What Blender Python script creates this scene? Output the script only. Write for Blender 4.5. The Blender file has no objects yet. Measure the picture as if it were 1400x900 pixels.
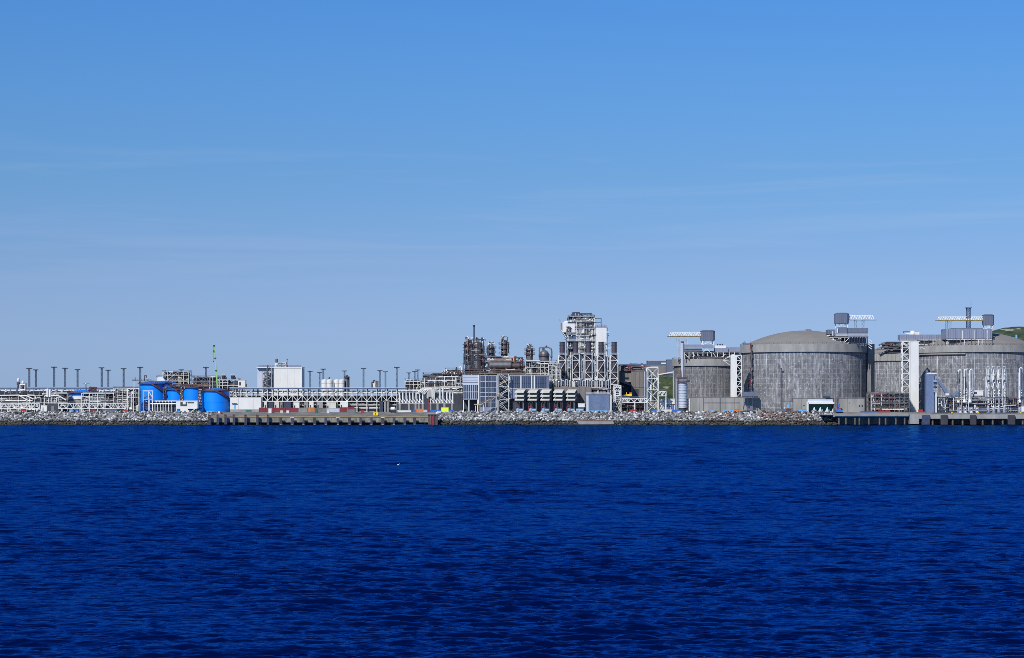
import bpy, math, random
import numpy as np
from mathutils import Vector

R = math.radians
scene = bpy.context.scene
col = scene.collection

# ---------------------------------------------------------------- camera, sky, sun, exposure
CAM_H = 15.0          # a ship's rail above the water
LENS = 70.07
PX = 0.000367         # tangent of one photograph pixel (1400 wide)
HORIZON = 547.0       # photograph row of the horizon
GROUND = 7.5          # level of the plant above the sea

cam_data = bpy.data.cameras.new('camera')
cam_data.lens = LENS
cam_data.sensor_width = 36.0
cam_data.shift_y = 97.0 / 1400.0
cam_data.clip_start = 1.0
cam_data.clip_end = 80000.0
cam = bpy.data.objects.new('camera', cam_data)
cam.location = (0, 0, CAM_H)
cam.rotation_euler = (R(90), 0, 0)
col.objects.link(cam)
scene.camera = cam

SUN_EL, SUN_AZ = 40.0, 210.0      # azimuth clockwise from +Y (the view direction)
world = bpy.data.worlds.new('World')
scene.world = world
world.use_nodes = True
wn, wl = world.node_tree.nodes, world.node_tree.links
wn.clear()
w_out = wn.new('ShaderNodeOutputWorld')
w_bg = wn.new('ShaderNodeBackground')
w_bg.inputs['Strength'].default_value = 0.10
sky = wn.new('ShaderNodeTexSky')
sky.sky_type = 'NISHITA'
sky.sun_disc = False
sky.sun_elevation = R(SUN_EL)
sky.sun_rotation = R(SUN_AZ)
sky.altitude = 0.0
sky.air_density = 1.0
sky.dust_density = 0.3
sky.ozone_density = 1.0
# deep clear northern blue as the photograph grades it, by elevation
geo = wn.new('ShaderNodeTexCoord')
sep = wn.new('ShaderNodeSeparateXYZ'); wl.new(geo.outputs['Generated'], sep.inputs[0])
grade = wn.new('ShaderNodeValToRGB')
stops = [(0.0026, (0.391, 0.620, 1.334)), (0.0099, (0.367, 0.571, 1.230)), (0.0246, (0.370, 0.540, 1.115)),
         (0.0429, (0.380, 0.528, 1.015)), (0.0685, (0.372, 0.524, 0.930)), (0.1120, (0.334, 0.565, 0.922)),
         (0.1548, (0.318, 0.611, 1.021)), (0.1951, (0.295, 0.636, 1.110)), (1.0, (0.27, 0.62, 1.12))]
ce = grade.color_ramp.elements
while len(ce) < len(stops): ce.new(0.5)
for e, (z, c) in zip(ce, stops):
    e.position = z
for e, (z, c) in zip(ce, stops):
    e.color = c + (1,)
wl.new(sep.outputs['Z'], grade.inputs[0])
mul = wn.new('ShaderNodeMix'); mul.data_type = 'RGBA'; mul.blend_type = 'MULTIPLY'
mul.inputs['Factor'].default_value = 1.0
wl.new(sky.outputs[0], mul.inputs[6]); wl.new(grade.outputs[0], mul.inputs[7])
# cirrus: noise on the plane of a high cloud layer (direction / elevation)
mp = wn.new('ShaderNodeMapping'); mp.inputs['Scale'].default_value = (2.6, 2.6, 46.0)
mp.inputs['Rotation'].default_value = (0, R(-1.2), 0)
mp.inputs['Location'].default_value = (0.35, 0.0, 0.0)
wl.new(geo.outputs['Generated'], mp.inputs[0])
cn = wn.new('ShaderNodeTexNoise'); cn.inputs['Scale'].default_value = 1.6
cn.inputs['Detail'].default_value = 7.0; cn.inputs['Roughness'].default_value = 0.6
cn.inputs['Distortion'].default_value = 0.5
wl.new(mp.outputs[0], cn.inputs['Vector'])
cr = wn.new('ShaderNodeValToRGB')
cr.color_ramp.elements[0].position = 0.50; cr.color_ramp.elements[0].color = (0, 0, 0, 1)
cr.color_ramp.elements[1].position = 0.85; cr.color_ramp.elements[1].color = (0.25, 0.25, 0.25, 1)
wl.new(cn.outputs['Fac'], cr.inputs[0])
cmix = wn.new('ShaderNodeMix'); cmix.data_type = 'RGBA'
cmix.inputs[7].default_value = (5.2, 5.9, 7.4, 1)
band = wn.new('ShaderNodeValToRGB')          # the thin cirrus lies in one low layer
be = band.color_ramp.elements
while len(be) < 4: be.new(0.5)
for e, (z, v) in zip(be, ((0.045, 0.0), (0.075, 1.0), (0.11, 1.0), (0.135, 0.0))): e.position = z; e.color = (v, v, v, 1)
wl.new(sep.outputs['Z'], band.inputs[0])
bm_ = wn.new('ShaderNodeMath'); bm_.operation = 'MULTIPLY'
wl.new(cr.outputs[0], bm_.inputs[0]); wl.new(band.outputs[0], bm_.inputs[1])
wl.new(bm_.outputs[0], cmix.inputs['Factor']); wl.new(mul.outputs[2], cmix.inputs[6])
wl.new(cmix.outputs[2], w_bg.inputs['Color'])
wl.new(w_bg.outputs[0], w_out.inputs['Surface'])

sun_data = bpy.data.lights.new('sun', 'SUN')
sun_data.energy = 5.0
sun_data.angle = R(0.5)
sun_data.color = (1.0, 0.97, 0.925)
sun = bpy.data.objects.new('sun', sun_data)
sd = Vector((math.sin(R(SUN_AZ)) * math.cos(R(SUN_EL)), math.cos(R(SUN_AZ)) * math.cos(R(SUN_EL)), math.sin(R(SUN_EL))))
sun.rotation_euler = sd.to_track_quat('Z', 'Y').to_euler()
sun.location = sd * 500
col.objects.link(sun)

vs = scene.view_settings
vs.view_transform = 'Standard'
vs.look = 'None'
vs.exposure = 0.0
vs.gamma = 1.0
vs.use_curve_mapping = False
scene.cycles.use_denoising = False
scene.cycles.filter_width = 0.8
scene.cycles.max_bounces = 6

# ---------------------------------------------------------------- materials
M = {}
def mat(name, c, rough=0.6, metal=0.0, var=0.14, scale=0.35, zs=0.35, spec=0.5, dirt=None, dirt_amt=0.0):
    """plain procedural paint / metal / concrete: colour with soft streaky variation and optional stains"""
    m = bpy.data.materials.new(name)
    m.use_nodes = True
    n, l = m.node_tree.nodes, m.node_tree.links
    b = n['Principled BSDF']
    b.inputs['Roughness'].default_value = rough
    b.inputs['Metallic'].default_value = metal
    b.inputs['Specular IOR Level'].default_value = spec
    g = n.new('ShaderNodeNewGeometry')
    mp = n.new('ShaderNodeMapping'); mp.inputs['Scale'].default_value = (scale, scale, scale * zs)
    l.new(g.outputs['Position'], mp.inputs[0])
    t = n.new('ShaderNodeTexNoise'); t.inputs['Scale'].default_value = 1.0; t.inputs['Detail'].default_value = 5.0
    l.new(mp.outputs[0], t.inputs['Vector'])
    r = n.new('ShaderNodeValToRGB')
    r.color_ramp.elements[0].position = 0.3; r.color_ramp.elements[1].position = 0.72
    r.color_ramp.elements[0].color = tuple(max(0, v * (1 - var)) for v in c) + (1,)
    r.color_ramp.elements[1].color = tuple(min(1, v * (1 + var)) for v in c) + (1,)
    l.new(t.outputs['Fac'], r.inputs[0])
    out = r.outputs[0]
    if dirt:
        t2 = n.new('ShaderNodeTexNoise'); t2.inputs['Scale'].default_value = 1.9; t2.inputs['Detail'].default_value = 6.0
        l.new(mp.outputs[0], t2.inputs['Vector'])
        r2 = n.new('ShaderNodeValToRGB')
        r2.color_ramp.elements[0].position = 0.55; r2.color_ramp.elements[0].color = (0, 0, 0, 1)
        r2.color_ramp.elements[1].position = 0.72; r2.color_ramp.elements[1].color = (dirt_amt,) * 3 + (1,)
        l.new(t2.outputs['Fac'], r2.inputs[0])
        mx = n.new('ShaderNodeMix'); mx.data_type = 'RGBA'
        mx.inputs[7].default_value = tuple(dirt) + (1,)
        l.new(r2.outputs[0], mx.inputs['Factor']); l.new(out, mx.inputs[6])
        out = mx.outputs[2]
    l.new(out, b.inputs['Base Color'])
    M[name] = m
    return m

mat('white_steel', (0.64, 0.635, 0.60), 0.5, dirt=(0.42, 0.36, 0.28), dirt_amt=0.45)
mat('white_cladding', (0.62, 0.61, 0.575), 0.55, var=0.05, dirt=(0.6, 0.6, 0.57), dirt_amt=0.5)
mat('cream', (0.55, 0.53, 0.46), 0.6, dirt=(0.35, 0.3, 0.22), dirt_amt=0.4)
mat('galvanised', (0.50, 0.51, 0.51), 0.4, 0.55, var=0.25, scale=0.8)
mat('steel_grey', (0.16, 0.165, 0.175), 0.5, 0.2, var=0.25)
mat('grey_cladding', (0.11, 0.13, 0.18), 0.5, var=0.1, scale=0.9, zs=0.1)
mat('mid_cladding', (0.20, 0.22, 0.29), 0.5, var=0.1, scale=0.9, zs=0.1)
mat('pale_cladding', (0.42, 0.46, 0.53), 0.5, var=0.08)
mat('blue_cladding', (0.12, 0.165, 0.265), 0.5, var=0.16, scale=1.2, zs=1.0)
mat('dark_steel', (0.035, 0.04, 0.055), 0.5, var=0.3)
mat('mast_steel', (0.07, 0.105, 0.175), 0.5, var=0.15)
mat('brown', (0.070, 0.048, 0.052), 0.6, var=0.35, scale=0.8, zs=1)
mat('rust', (0.14, 0.07, 0.045), 0.75, var=0.4, scale=0.8, zs=1)
mat('lagging', (0.135, 0.128, 0.13), 0.45, 0.35, var=0.25, scale=0.6)
mat('stack', (0.055, 0.045, 0.06), 0.6, var=0.3, scale=0.5)
mat('red', (0.34, 0.03, 0.02), 0.5, var=0.1)
mat('dark_red', (0.20, 0.018, 0.028), 0.55, var=0.2, dirt=(0.12, 0.05, 0.04), dirt_amt=0.5)
mat('dull_orange', (0.42, 0.15, 0.05), 0.6, var=0.3, dirt=(0.2, 0.12, 0.08), dirt_amt=0.6)
mat('orange', (0.62, 0.17, 0.03), 0.5, var=0.1)
mat('yellow', (0.80, 0.55, 0.02), 0.5, var=0.1)
mat('yellow_steel', (0.62, 0.47, 0.10), 0.5, var=0.2)
mat('lime', (0.70, 0.80, 0.05), 0.5, var=0.08)
mat('crane_green', (0.22, 0.50, 0.14), 0.45, var=0.08)
mat('tank_blue', (0.0, 0.215, 0.82), 0.4, var=0.05, scale=0.1)
mat('container_blue', (0.03, 0.13, 0.45), 0.5, var=0.12)
mat('sky_blue', (0.10, 0.38, 0.72), 0.5, var=0.08)
mat('tan', (0.40, 0.32, 0.19), 0.6, var=0.2)
mat('glass_pale', (0.065, 0.08, 0.12), 0.2, var=0.2, spec=0.6)
mat('pump_blue', (0.20, 0.31, 0.43), 0.5, var=0.12)
mat('green', (0.02, 0.14, 0.10), 0.5, var=0.12)
mat('quay_concrete', (0.21, 0.19, 0.155), 0.9, var=0.4, scale=0.5, zs=0.5, dirt=(0.05, 0.045, 0.04), dirt_amt=0.8)
mat('concrete', (0.24, 0.235, 0.225), 0.85, var=0.25, scale=0.25, zs=0.3, dirt=(0.12, 0.11, 0.10), dirt_amt=0.6)
mat('pale_concrete', (0.25, 0.244, 0.228), 0.85, var=0.2, scale=0.3, zs=0.3, dirt=(0.2, 0.18, 0.15), dirt_amt=0.5)
mat('brown_concrete', (0.165, 0.15, 0.14), 0.85, var=0.2, scale=0.4, zs=0.12, dirt=(0.10, 0.09, 0.085), dirt_amt=0.6)
mat('dome_concrete', (0.180, 0.171, 0.156), 0.9, var=0.08, scale=0.15, zs=1)
mat('asphalt', (0.075, 0.073, 0.07), 0.9, var=0.3)
mat('gravel', (0.14, 0.135, 0.125), 0.95, var=0.35, scale=0.15, zs=1)
mat('rubber', (0.035, 0.033, 0.042), 0.8, var=0.35)
mat('fender_blue', (0.03, 0.042, 0.085), 0.75, var=0.4, scale=1, zs=1)
mat('pile', (0.11, 0.09, 0.07), 0.9, var=0.5, scale=0.8, zs=1, dirt=(0.03, 0.03, 0.025), dirt_amt=0.9)
mat('glass', (0.035, 0.05, 0.09), 0.12, var=0.2, spec=0.6)
mat('black', (0.012, 0.012, 0.015), 0.7, var=0.2)

def tank_concrete(name, base, lo, hi):
    """slip-formed concrete: lift joints, form-panel grid, pale lime runs and dark streaks"""
    m = bpy.data.materials.new(name); m.use_nodes = True
    n, l = m.node_tree.nodes, m.node_tree.links
    b = n['Principled BSDF']; b.inputs['Roughness'].default_value = 0.9
    tc = n.new('ShaderNodeTexCoord')
    # cylindrical coordinates: angle * radius, height
    sp = n.new('ShaderNodeSeparateXYZ'); l.new(tc.outputs['Object'], sp.inputs[0])
    at = n.new('ShaderNodeMath'); at.operation = 'ARCTAN2'
    l.new(sp.outputs['X'], at.inputs[0]); l.new(sp.outputs['Y'], at.inputs[1])
    mr = n.new('ShaderNodeMath'); mr.operation = 'MULTIPLY'; mr.inputs[1].default_value = 40.0
    l.new(at.outputs[0], mr.inputs[0])
    cb = n.new('ShaderNodeCombineXYZ')
    l.new(mr.outputs[0], cb.inputs[0]); l.new(sp.outputs['Z'], cb.inputs[1])
    def noise(sx, sy, detail=5, sc=1.0):
        mp = n.new('ShaderNodeMapping'); mp.inputs['Scale'].default_value = (sx, sy, 1)
        l.new(cb.outputs[0], mp.inputs[0])
        t = n.new('ShaderNodeTexNoise'); t.inputs['Scale'].default_value = sc; t.inputs['Detail'].default_value = detail
        t.inputs['Roughness'].default_value = 0.65
        l.new(mp.outputs[0], t.inputs['Vector']); return t.outputs['Fac']
    def ramp(fac, p0, p1, c0, c1):
        r = n.new('ShaderNodeValToRGB'); e = r.color_ramp.elements
        e[0].position = p0; e[1].position = p1; e[0].color = tuple(c0) + (1,); e[1].color = tuple(c1) + (1,)
        l.new(fac, r.inputs[0]); return r.outputs[0]
    def mix(fac, a, c, mode='MIX'):
        x = n.new('ShaderNodeMix'); x.data_type = 'RGBA'; x.blend_type = mode
        if isinstance(fac, float): x.inputs['Factor'].default_value = fac
        else: l.new(fac, x.inputs['Factor'])
        l.new(a, x.inputs[6])
        if isinstance(c, tuple): x.inputs[7].default_value = c + (1,)
        else: l.new(c, x.inputs[7])
        return x.outputs[2]
    base_c = ramp(noise(0.5, 0.22), 0.32, 0.70, lo, base)
    streak = ramp(noise(1.15, 0.04, 5), 0.52, 0.70, (0, 0, 0), (0.7,) * 3)          # pale vertical runs
    c = mix(streak, base_c, tuple(hi))
    dark = ramp(noise(0.8, 0.045, 5, 1.3), 0.55, 0.72, (0, 0, 0), (0.55,) * 3)           # dark vertical runs
    c = mix(dark, c, tuple(v * 0.6 for v in lo))
    br = n.new('ShaderNodeTexBrick'); br.offset = 0.0; br.squash = 1.0
    br.inputs['Scale'].default_value = 1.0
    br.inputs['Brick Width'].default_value = 2.6; br.inputs['Row Height'].default_value = 3.1
    br.inputs['Mortar Size'].default_value = 0.20; br.inputs['Mortar Smooth'].default_value = 0.4
    br.inputs['Color1'].default_value = (0.74, 0.74, 0.75, 1); br.inputs['Color2'].default_value = (1.22, 1.22, 1.22, 1)
    br.inputs['Mortar'].default_value = (1.5, 1.5, 1.52, 1)
    l.new(cb.outputs[0], br.inputs['Vector'])
    c = mix(0.9, c, br.outputs['Color'], 'MULTIPLY')
    spots = ramp(noise(0.9, 0.6, 3), 0.58, 0.68, (0, 0, 0), (0.6,) * 3)                # patched tie holes
    c = mix(spots, c, tuple(min(1, v * 1.15) for v in hi))
    l.new(c, b.inputs['Base Color'])
    M[name] = m
tank_concrete('tank_concrete', (0.202, 0.204, 0.211), (0.085, 0.086, 0.091), (0.50, 0.505, 0.515))
tank_concrete('tank_concrete_warm', (0.148, 0.148, 0.151), (0.062, 0.062, 0.065), (0.42, 0.42, 0.42))

# ---------------------------------------------------------------- building helpers
class Frame:
    """a working frame at distance D: x and y are counted in photograph pixels, d in the same unit away from the camera"""
    def __init__(s, D):
        s.D = D; s.s = PX * D; s.g = HORIZON + (CAM_H - GROUND) / s.s
    def p(s, x, d, y):
        return Vector(((x - 700) * s.s, s.D + d * s.s, CAM_H + (HORIZON - y) * s.s))

QUEUE, ROOTS = [], []

class Thing:
    def __init__(s, f, name, label, cat, group=None):
        s.f = f; s.name = name; s.label = label; s.cat = cat; s.group = group; s.parts = []; s.ob = None
        s.kind = None; ROOTS.append(s)

class B:
    """one mesh; chained shape calls; built at the end by flush()"""
    def __init__(s, name, m, parent=None, f=None, label=None, cat=None, group=None, kind=None, sharp=38):
        s.name = name; s.m = m; s.parent = parent; s.label = label; s.cat = cat; s.group = group; s.kind = kind
        s.v = []; s.fc = []; s.ob = None; s.sharp = sharp
        r = parent
        while isinstance(r, B) and r.parent is not None: r = r.parent
        s.root = r
        s.f = f or r.f
        if isinstance(r, Thing): r.parts.append(s)
        QUEUE.append(s)
    def _add(s, vs, fs):
        o = len(s.v); s.v.extend(vs); s.fc.extend([tuple(i + o for i in q) for q in fs]); return s
    def box(s, x0, x1, d0, d1, y0, y1):
        P = s.f.p
        vs = [P(x, d, y) for y in (y1, y0) for d in (d0, d1) for x in (x0, x1)]
        return s._add(vs, [(0, 2, 3, 1), (4, 5, 7, 6), (0, 1, 5, 4), (2, 6, 7, 3), (0, 4, 6, 2), (1, 3, 7, 5)])
    def wbar(s, a, b, w, h=None):
        h = h or w
        t = (b - a)
        if t.length < 1e-6: return s
        t.normalize()
        up = Vector((0, 0, 1)) if abs(t.z) < 0.95 else Vector((0, 1, 0))
        u = t.cross(up).normalized(); v = u.cross(t).normalized()
        vs = []
        for p in (a, b):
            for i, j in ((-1, -1), (1, -1), (1, 1), (-1, 1)):
                vs.append(p + u * (i * w / 2) + v * (j * h / 2))
        return s._add(vs, [(0, 1, 2, 3), (7, 6, 5, 4), (0, 4, 5, 1), (1, 5, 6, 2), (2, 6, 7, 3), (3, 7, 4, 0)])
    def bar(s, a, b, w, h=None):
        return s.wbar(s.f.p(*a), s.f.p(*b), w * s.f.s, (h or w) * s.f.s)
    def wtube(s, a, b, r, n=8, r2=None):
        r2 = r if r2 is None else r2
        t = (b - a)
        if t.length < 1e-6: return s
        t.normalize()
        up = Vector((0, 0, 1)) if abs(t.z) < 0.95 else Vector((0, 1, 0))
        u = t.cross(up).normalized(); v = u.cross(t).normalized()
        vs = []
        for p, rr in ((a, r), (b, r2)):
            for i in range(n):
                an = 2 * math.pi * i / n
                vs.append(p + (u * math.cos(an) + v * math.sin(an)) * rr)
        fs = [(i, i + n, (i + 1) % n + n, (i + 1) % n) for i in range(n)]
        fs += [tuple(range(n)), tuple(range(2 * n - 1, n - 1, -1))]
        return s._add(vs, fs)
    def tube(s, a, b, r, n=8, r2=None):
        k = s.f.s
        return s.wtube(s.f.p(*a), s.f.p(*b), r * k, n, None if r2 is None else r2 * k)
    def path(s, pts, r, n=8):
        for a, b in zip(pts, pts[1:]):
            s.tube(a, b, r, n)
        for p in pts[1:-1]:
            s.ball(p, r * 1.04, 6, 4)
        return s
    def ball(s, c, r, n=10, k=6):
        prof = [(r * math.sin(math.pi * i / k), c[2] - r * math.cos(math.pi * (1 - i / k))) for i in range(k + 1)]
        prof = [(r * math.sin(math.pi * i / k), c[2] - r * math.cos(math.pi * i / k)) for i in range(k + 1)]
        return s.lathe(c[0], c[1], prof, n)
    def lathe(s, cx, cd, prof, n=24, a0=0.0, a1=360.0):
        """profile: (radius, y) from top to bottom, in pixels"""
        P = s.f.p; vs = []
        full = abs(a1 - a0) >= 360
        m = n if full else n + 1
        for r, y in prof:
            for i in range(m):
                an = R(a0 + (a1 - a0) * i / n)
                vs.append(P(cx + r * math.sin(an), cd - r * math.cos(an), y))
        fs = []
        for j in range(len(prof) - 1):
            for i in range(n):
                k = (i + 1) % m
                fs.append((j * m + i, (j + 1) * m + i, (j + 1) * m + k, j * m + k))
        return s._add(vs, fs)
    def drum(s, a, b, r, n=16, dome=0.45):
        """horizontal or slanted pressure drum with domed ends"""
        A, Bv = s.f.p(*a), s.f.p(*b); k = s.f.s
        t = (Bv - A).normalized(); rr = r * k
        s.wtube(A, Bv, rr, n)
        for p, sg in ((A, -1), (Bv, 1)):
            q = p
            for f0, f1, l0, l1 in ((1, .86, 0, .5), (.86, .5, .5, .85), (.5, .02, .85, 1)):
                s.wtube(p + t * sg * l0 * rr * dome, p + t * sg * l1 * rr * dome, rr * f0, n, rr * f1)
        return s
    def prism(s, poly, d0, d1):
        """outline in (x, y) pixels, extruded in depth"""
        P = s.f.p; n = len(poly)
        vs = [P(x, d0, y) for x, y in poly] + [P(x, d1, y) for x, y in poly]
        fs = [tuple(range(n)), tuple(range(2 * n - 1, n - 1, -1))]
        fs += [(i, i + n, (i + 1) % n + n, (i + 1) % n) for i in range(n)]
        return s._add(vs, fs)
    def xprism(s, poly, x0, x1):
        """outline in (d, y) pixels, extruded along x"""
        P = s.f.p; n = len(poly)
        vs = [P(x0, d, y) for d, y in poly] + [P(x1, d, y) for d, y in poly]
        fs = [tuple(range(n)), tuple(range(2 * n - 1, n - 1, -1))]
        fs += [(i, i + n, (i + 1) % n + n, (i + 1) % n) for i in range(n)]
        return s._add(vs, fs)
    def rail(s, pts, h=2.4, w=0.16, step=4.0):
        """handrail: posts, top rail and knee rail along floor points (x, d, y)"""
        for a, b in zip(pts, pts[1:]):
            L = math.dist(a, b); k = max(1, int(L / step))
            s.bar((a[0], a[1], a[2] - h), (b[0], b[1], b[2] - h), w)
            s.bar((a[0], a[1], a[2] - h / 2), (b[0], b[1], b[2] - h / 2), w)
            for i in range(k + 1):
                q = [a[j] + (b[j] - a[j]) * i / k for j in range(3)]
                s.bar(q, (q[0], q[1], q[2] - h), w)
        return s

def props(o, label=None, cat=None, group=None, kind=None):
    if label: o['label'] = label
    if cat: o['category'] = cat
    if group: o['group'] = group
    if kind: o['kind'] = kind

def mesh_of(name, vs, fs, material, sharp=38):
    me = bpy.data.meshes.new(name)
    me.from_pydata([tuple(v) for v in vs], [], fs)
    me.validate()
    import bmesh
    bm = bmesh.new(); bm.from_mesh(me)
    bmesh.ops.recalc_face_normals(bm, faces=bm.faces)
    bm.to_mesh(me); bm.free()
    me.materials.append(material)
    me.polygons.foreach_set('use_smooth', [True] * len(me.polygons))
    me.set_sharp_from_angle(angle=R(sharp))
    return me

def base_of(vs):
    xs = [v[0] for v in vs]; ys = [v[1] for v in vs]; zs = [v[2] for v in vs]
    return Vector(((min(xs) + max(xs)) / 2, (min(ys) + max(ys)) / 2, min(zs)))

def flush():
    for t in ROOTS:
        if t.ob: continue
        vs = [v for p in t.parts for v in p.v]
        if not vs: continue
        t.o = base_of(vs)
        t.ob = bpy.data.objects.new(t.name, None)
        t.ob.empty_display_size = 1.0
        t.ob.location = t.o
        col.objects.link(t.ob)
        props(t.ob, t.label, t.cat, t.group, t.kind)
    for b in QUEUE:
        if b.ob or not b.v: continue
        if b.root is None or b.root is b:
            o = base_of(b.v); b.o = o; loc = o; par = None
        else:
            o = b.root.o; loc = Vector((0, 0, 0)); par = b.parent.ob
        me = mesh_of(b.name, [v - o for v in b.v], b.fc, M[b.m], b.sharp)
        b.ob = bpy.data.objects.new(b.name, me)
        b.ob.location = loc
        col.objects.link(b.ob)
        if par: b.ob.parent = par
        props(b.ob, b.label, b.cat, b.group, b.kind)
    QUEUE.clear()

def copy_tree(o, parent=None):
    c = o.copy(); col.objects.link(c)
    if parent: c.parent = parent
    for ch in list(o.children): copy_tree(ch, c)
    return c
# ---------------------------------------------------------------- the sea
def build_sea():
    rng = np.random.default_rng(5)
    r = [3.0, 20.0, 45.0, 70.0]
    while r[-1] < 1260: r.append(r[-1] + 0.17 * (max(r[-1], 95) / 110.0) ** 1.2)
    for k in (1400, 1800, 2600, 4500, 9000, 20000, 45000): r.append(float(k))
    r = np.array(r)
    a_in = np.linspace(-16.5, 16.5, 520)
    a = np.concatenate(([-88, -75, -60, -45, -34, -26, -20], a_in, [20, 26, 34, 45, 60, 75, 88]))
    a = np.radians(a)
    RR, AA = np.meshgrid(r, a, indexing='ij')
    # rows are lines of constant depth so that wave fronts are sampled evenly
    Y = RR.copy(); X = RR * np.tan(np.clip(AA, -1.4, 1.4))
    step = np.gradient(r)[:, None]
    lat = np.abs(np.gradient(X, axis=1))
    Z = np.zeros_like(X)
    for k in range(140):
        lam = 0.36 * (3.2 / 0.36) ** rng.random()
        th = rng.normal(0.06, 0.36)
        kx, ky = math.sin(th) * 2 * math.pi / lam, math.cos(th) * 2 * math.pi / lam
        amp = 0.0056 * lam ** 0.9
        lx, ly = 2 * math.pi / max(abs(kx), 1e-6), 2 * math.pi / max(abs(ky), 1e-6)
        fade = np.clip((ly / step - 2.0) / 2.0, 0, 1) * np.clip((lx / lat - 2.0) / 2.0, 0, 1)
        ph = kx * X + ky * Y + rng.random() * 6.283
        s = np.sin(ph)
        Z += amp * fade * (s + 0.25 * np.cos(2 * ph))
    # longer waves that still show far out
    for k in range(46):
        lam = 4.0 * (22.0 / 4.0) ** rng.random()
        th = rng.normal(0.10, 0.40)
        kx, ky = math.sin(th) * 2 * math.pi / lam, math.cos(th) * 2 * math.pi / lam
        lx, ly = 2 * math.pi / max(abs(kx), 1e-6), 2 * math.pi / max(abs(ky), 1e-6)
        fade = np.clip((ly / step - 2.0) / 2.0, 0, 1) * np.clip((lx / lat - 2.0) / 2.0, 0, 1)
        ph = kx * X + ky * Y + rng.random() * 6.283
        Z += 0.0046 * lam ** 0.9 * fade * np.clip((Y - 90.0) / 420.0, 0.42, 1.0) * (np.sin(ph) + 0.2 * np.cos(2 * ph))
    # gusts: patches of rougher and smoother water
    gust = np.zeros_like(X)
    for k in range(14):
        lam = 40 * 6 ** rng.random(); th = rng.random() * 6.28
        gust += np.sin((math.cos(th) * 1.6 * X + math.sin(th) * Y) * 2 * math.pi / lam + rng.random() * 6.28)
    Z *= np.clip(1.0 + 0.055 * gust, 0.6, 1.5)
    Z[Y > 1255] = 0.0
    nr, nc = X.shape
    co = np.stack([X, Y, Z], -1).reshape(-1, 3).astype(np.float32)
    i, j = np.meshgrid(np.arange(nr - 1), np.arange(nc - 1), indexing='ij')
    q = (i * nc + j)
    faces = np.stack([q, q + 1, q + nc + 1, q + nc], -1).reshape(-1, 4).astype(np.int32)
    me = bpy.data.meshes.new('sea')
    me.vertices.add(len(co)); me.vertices.foreach_set('co', co.ravel())
    me.loops.add(faces.size); me.loops.foreach_set('vertex_index', faces.ravel())
    me.polygons.add(len(faces))
    me.polygons.foreach_set('loop_start', np.arange(0, faces.size, 4, dtype=np.int32))
    me.polygons.foreach_set('use_smooth', np.ones(len(faces), dtype=bool))
    me.update(); me.validate()
    m = bpy.data.materials.new('sea_water'); m.use_nodes = True
    n, l = m.node_tree.nodes, m.node_tree.links
    n.remove(n['Principled BSDF'])
    body = n.new('ShaderNodeBsdfDiffuse'); body.inputs['Color'].default_value = (0.0001, 0.0018, 0.022, 1)
    gl = n.new('ShaderNodeBsdfGlossy'); gl.inputs['Color'].default_value = (0.06, 0.36, 1.0, 1); gl.inputs['Roughness'].default_value = 0.05
    fr = n.new('ShaderNodeFresnel'); fr.inputs['IOR'].default_value = 1.40
    mxs = n.new('ShaderNodeMixShader')
    # the unresolved chop tilts the far water towards the viewer: reflectance levels off instead of reaching one
    mn = n.new('ShaderNodeMath'); mn.operation = 'MINIMUM'; mn.inputs[1].default_value = 0.37
    pw = n.new('ShaderNodeMath'); pw.operation = 'POWER'; pw.inputs[1].default_value = 0.8
    ml = n.new('ShaderNodeMath'); ml.operation = 'MULTIPLY'; ml.inputs[1].default_value = 0.98
    l.new(fr.outputs[0], pw.inputs[0]); l.new(pw.outputs[0], ml.inputs[0]); l.new(ml.outputs[0], mn.inputs[0]); l.new(mn.outputs[0], mxs.inputs[0]); l.new(body.outputs[0], mxs.inputs[1]); l.new(gl.outputs[0], mxs.inputs[2])
    l.new(mxs.outputs[0], n['Material Output'].inputs['Surface'])
    g = n.new('ShaderNodeNewGeometry')
    prev = None
    for sc, dist, stretch in ((3.2, 0.03, 0.45), (0.5, 0.5, 0.38)):
        mp = n.new('ShaderNodeMapping'); mp.inputs['Scale'].default_value = (sc * stretch, sc, sc)
        mp.inputs['Rotation'].default_value = (0, 0, 0.12)
        l.new(g.outputs['Position'], mp.inputs[0])
        t = n.new('ShaderNodeTexNoise'); t.inputs['Scale'].default_value = 1.0; t.inputs['Detail'].default_value = 4
        l.new(mp.outputs[0], t.inputs['Vector'])
        bp = n.new('ShaderNodeBump'); bp.inputs['Strength'].default_value = 1.0; bp.inputs['Distance'].default_value = dist
        l.new(t.outputs['Fac'], bp.inputs['Height'])
        if prev: l.new(prev, bp.inputs['Normal'])
        prev = bp.outputs[0]
    for q in (body, gl, fr): l.new(prev, q.inputs['Normal'])
    me.materials.append(m)
    o = bpy.data.objects.new('sea', me); col.objects.link(o)
    props(o, 'deep blue choppy sea filling the foreground', 'sea', kind='structure')
build_sea()

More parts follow.
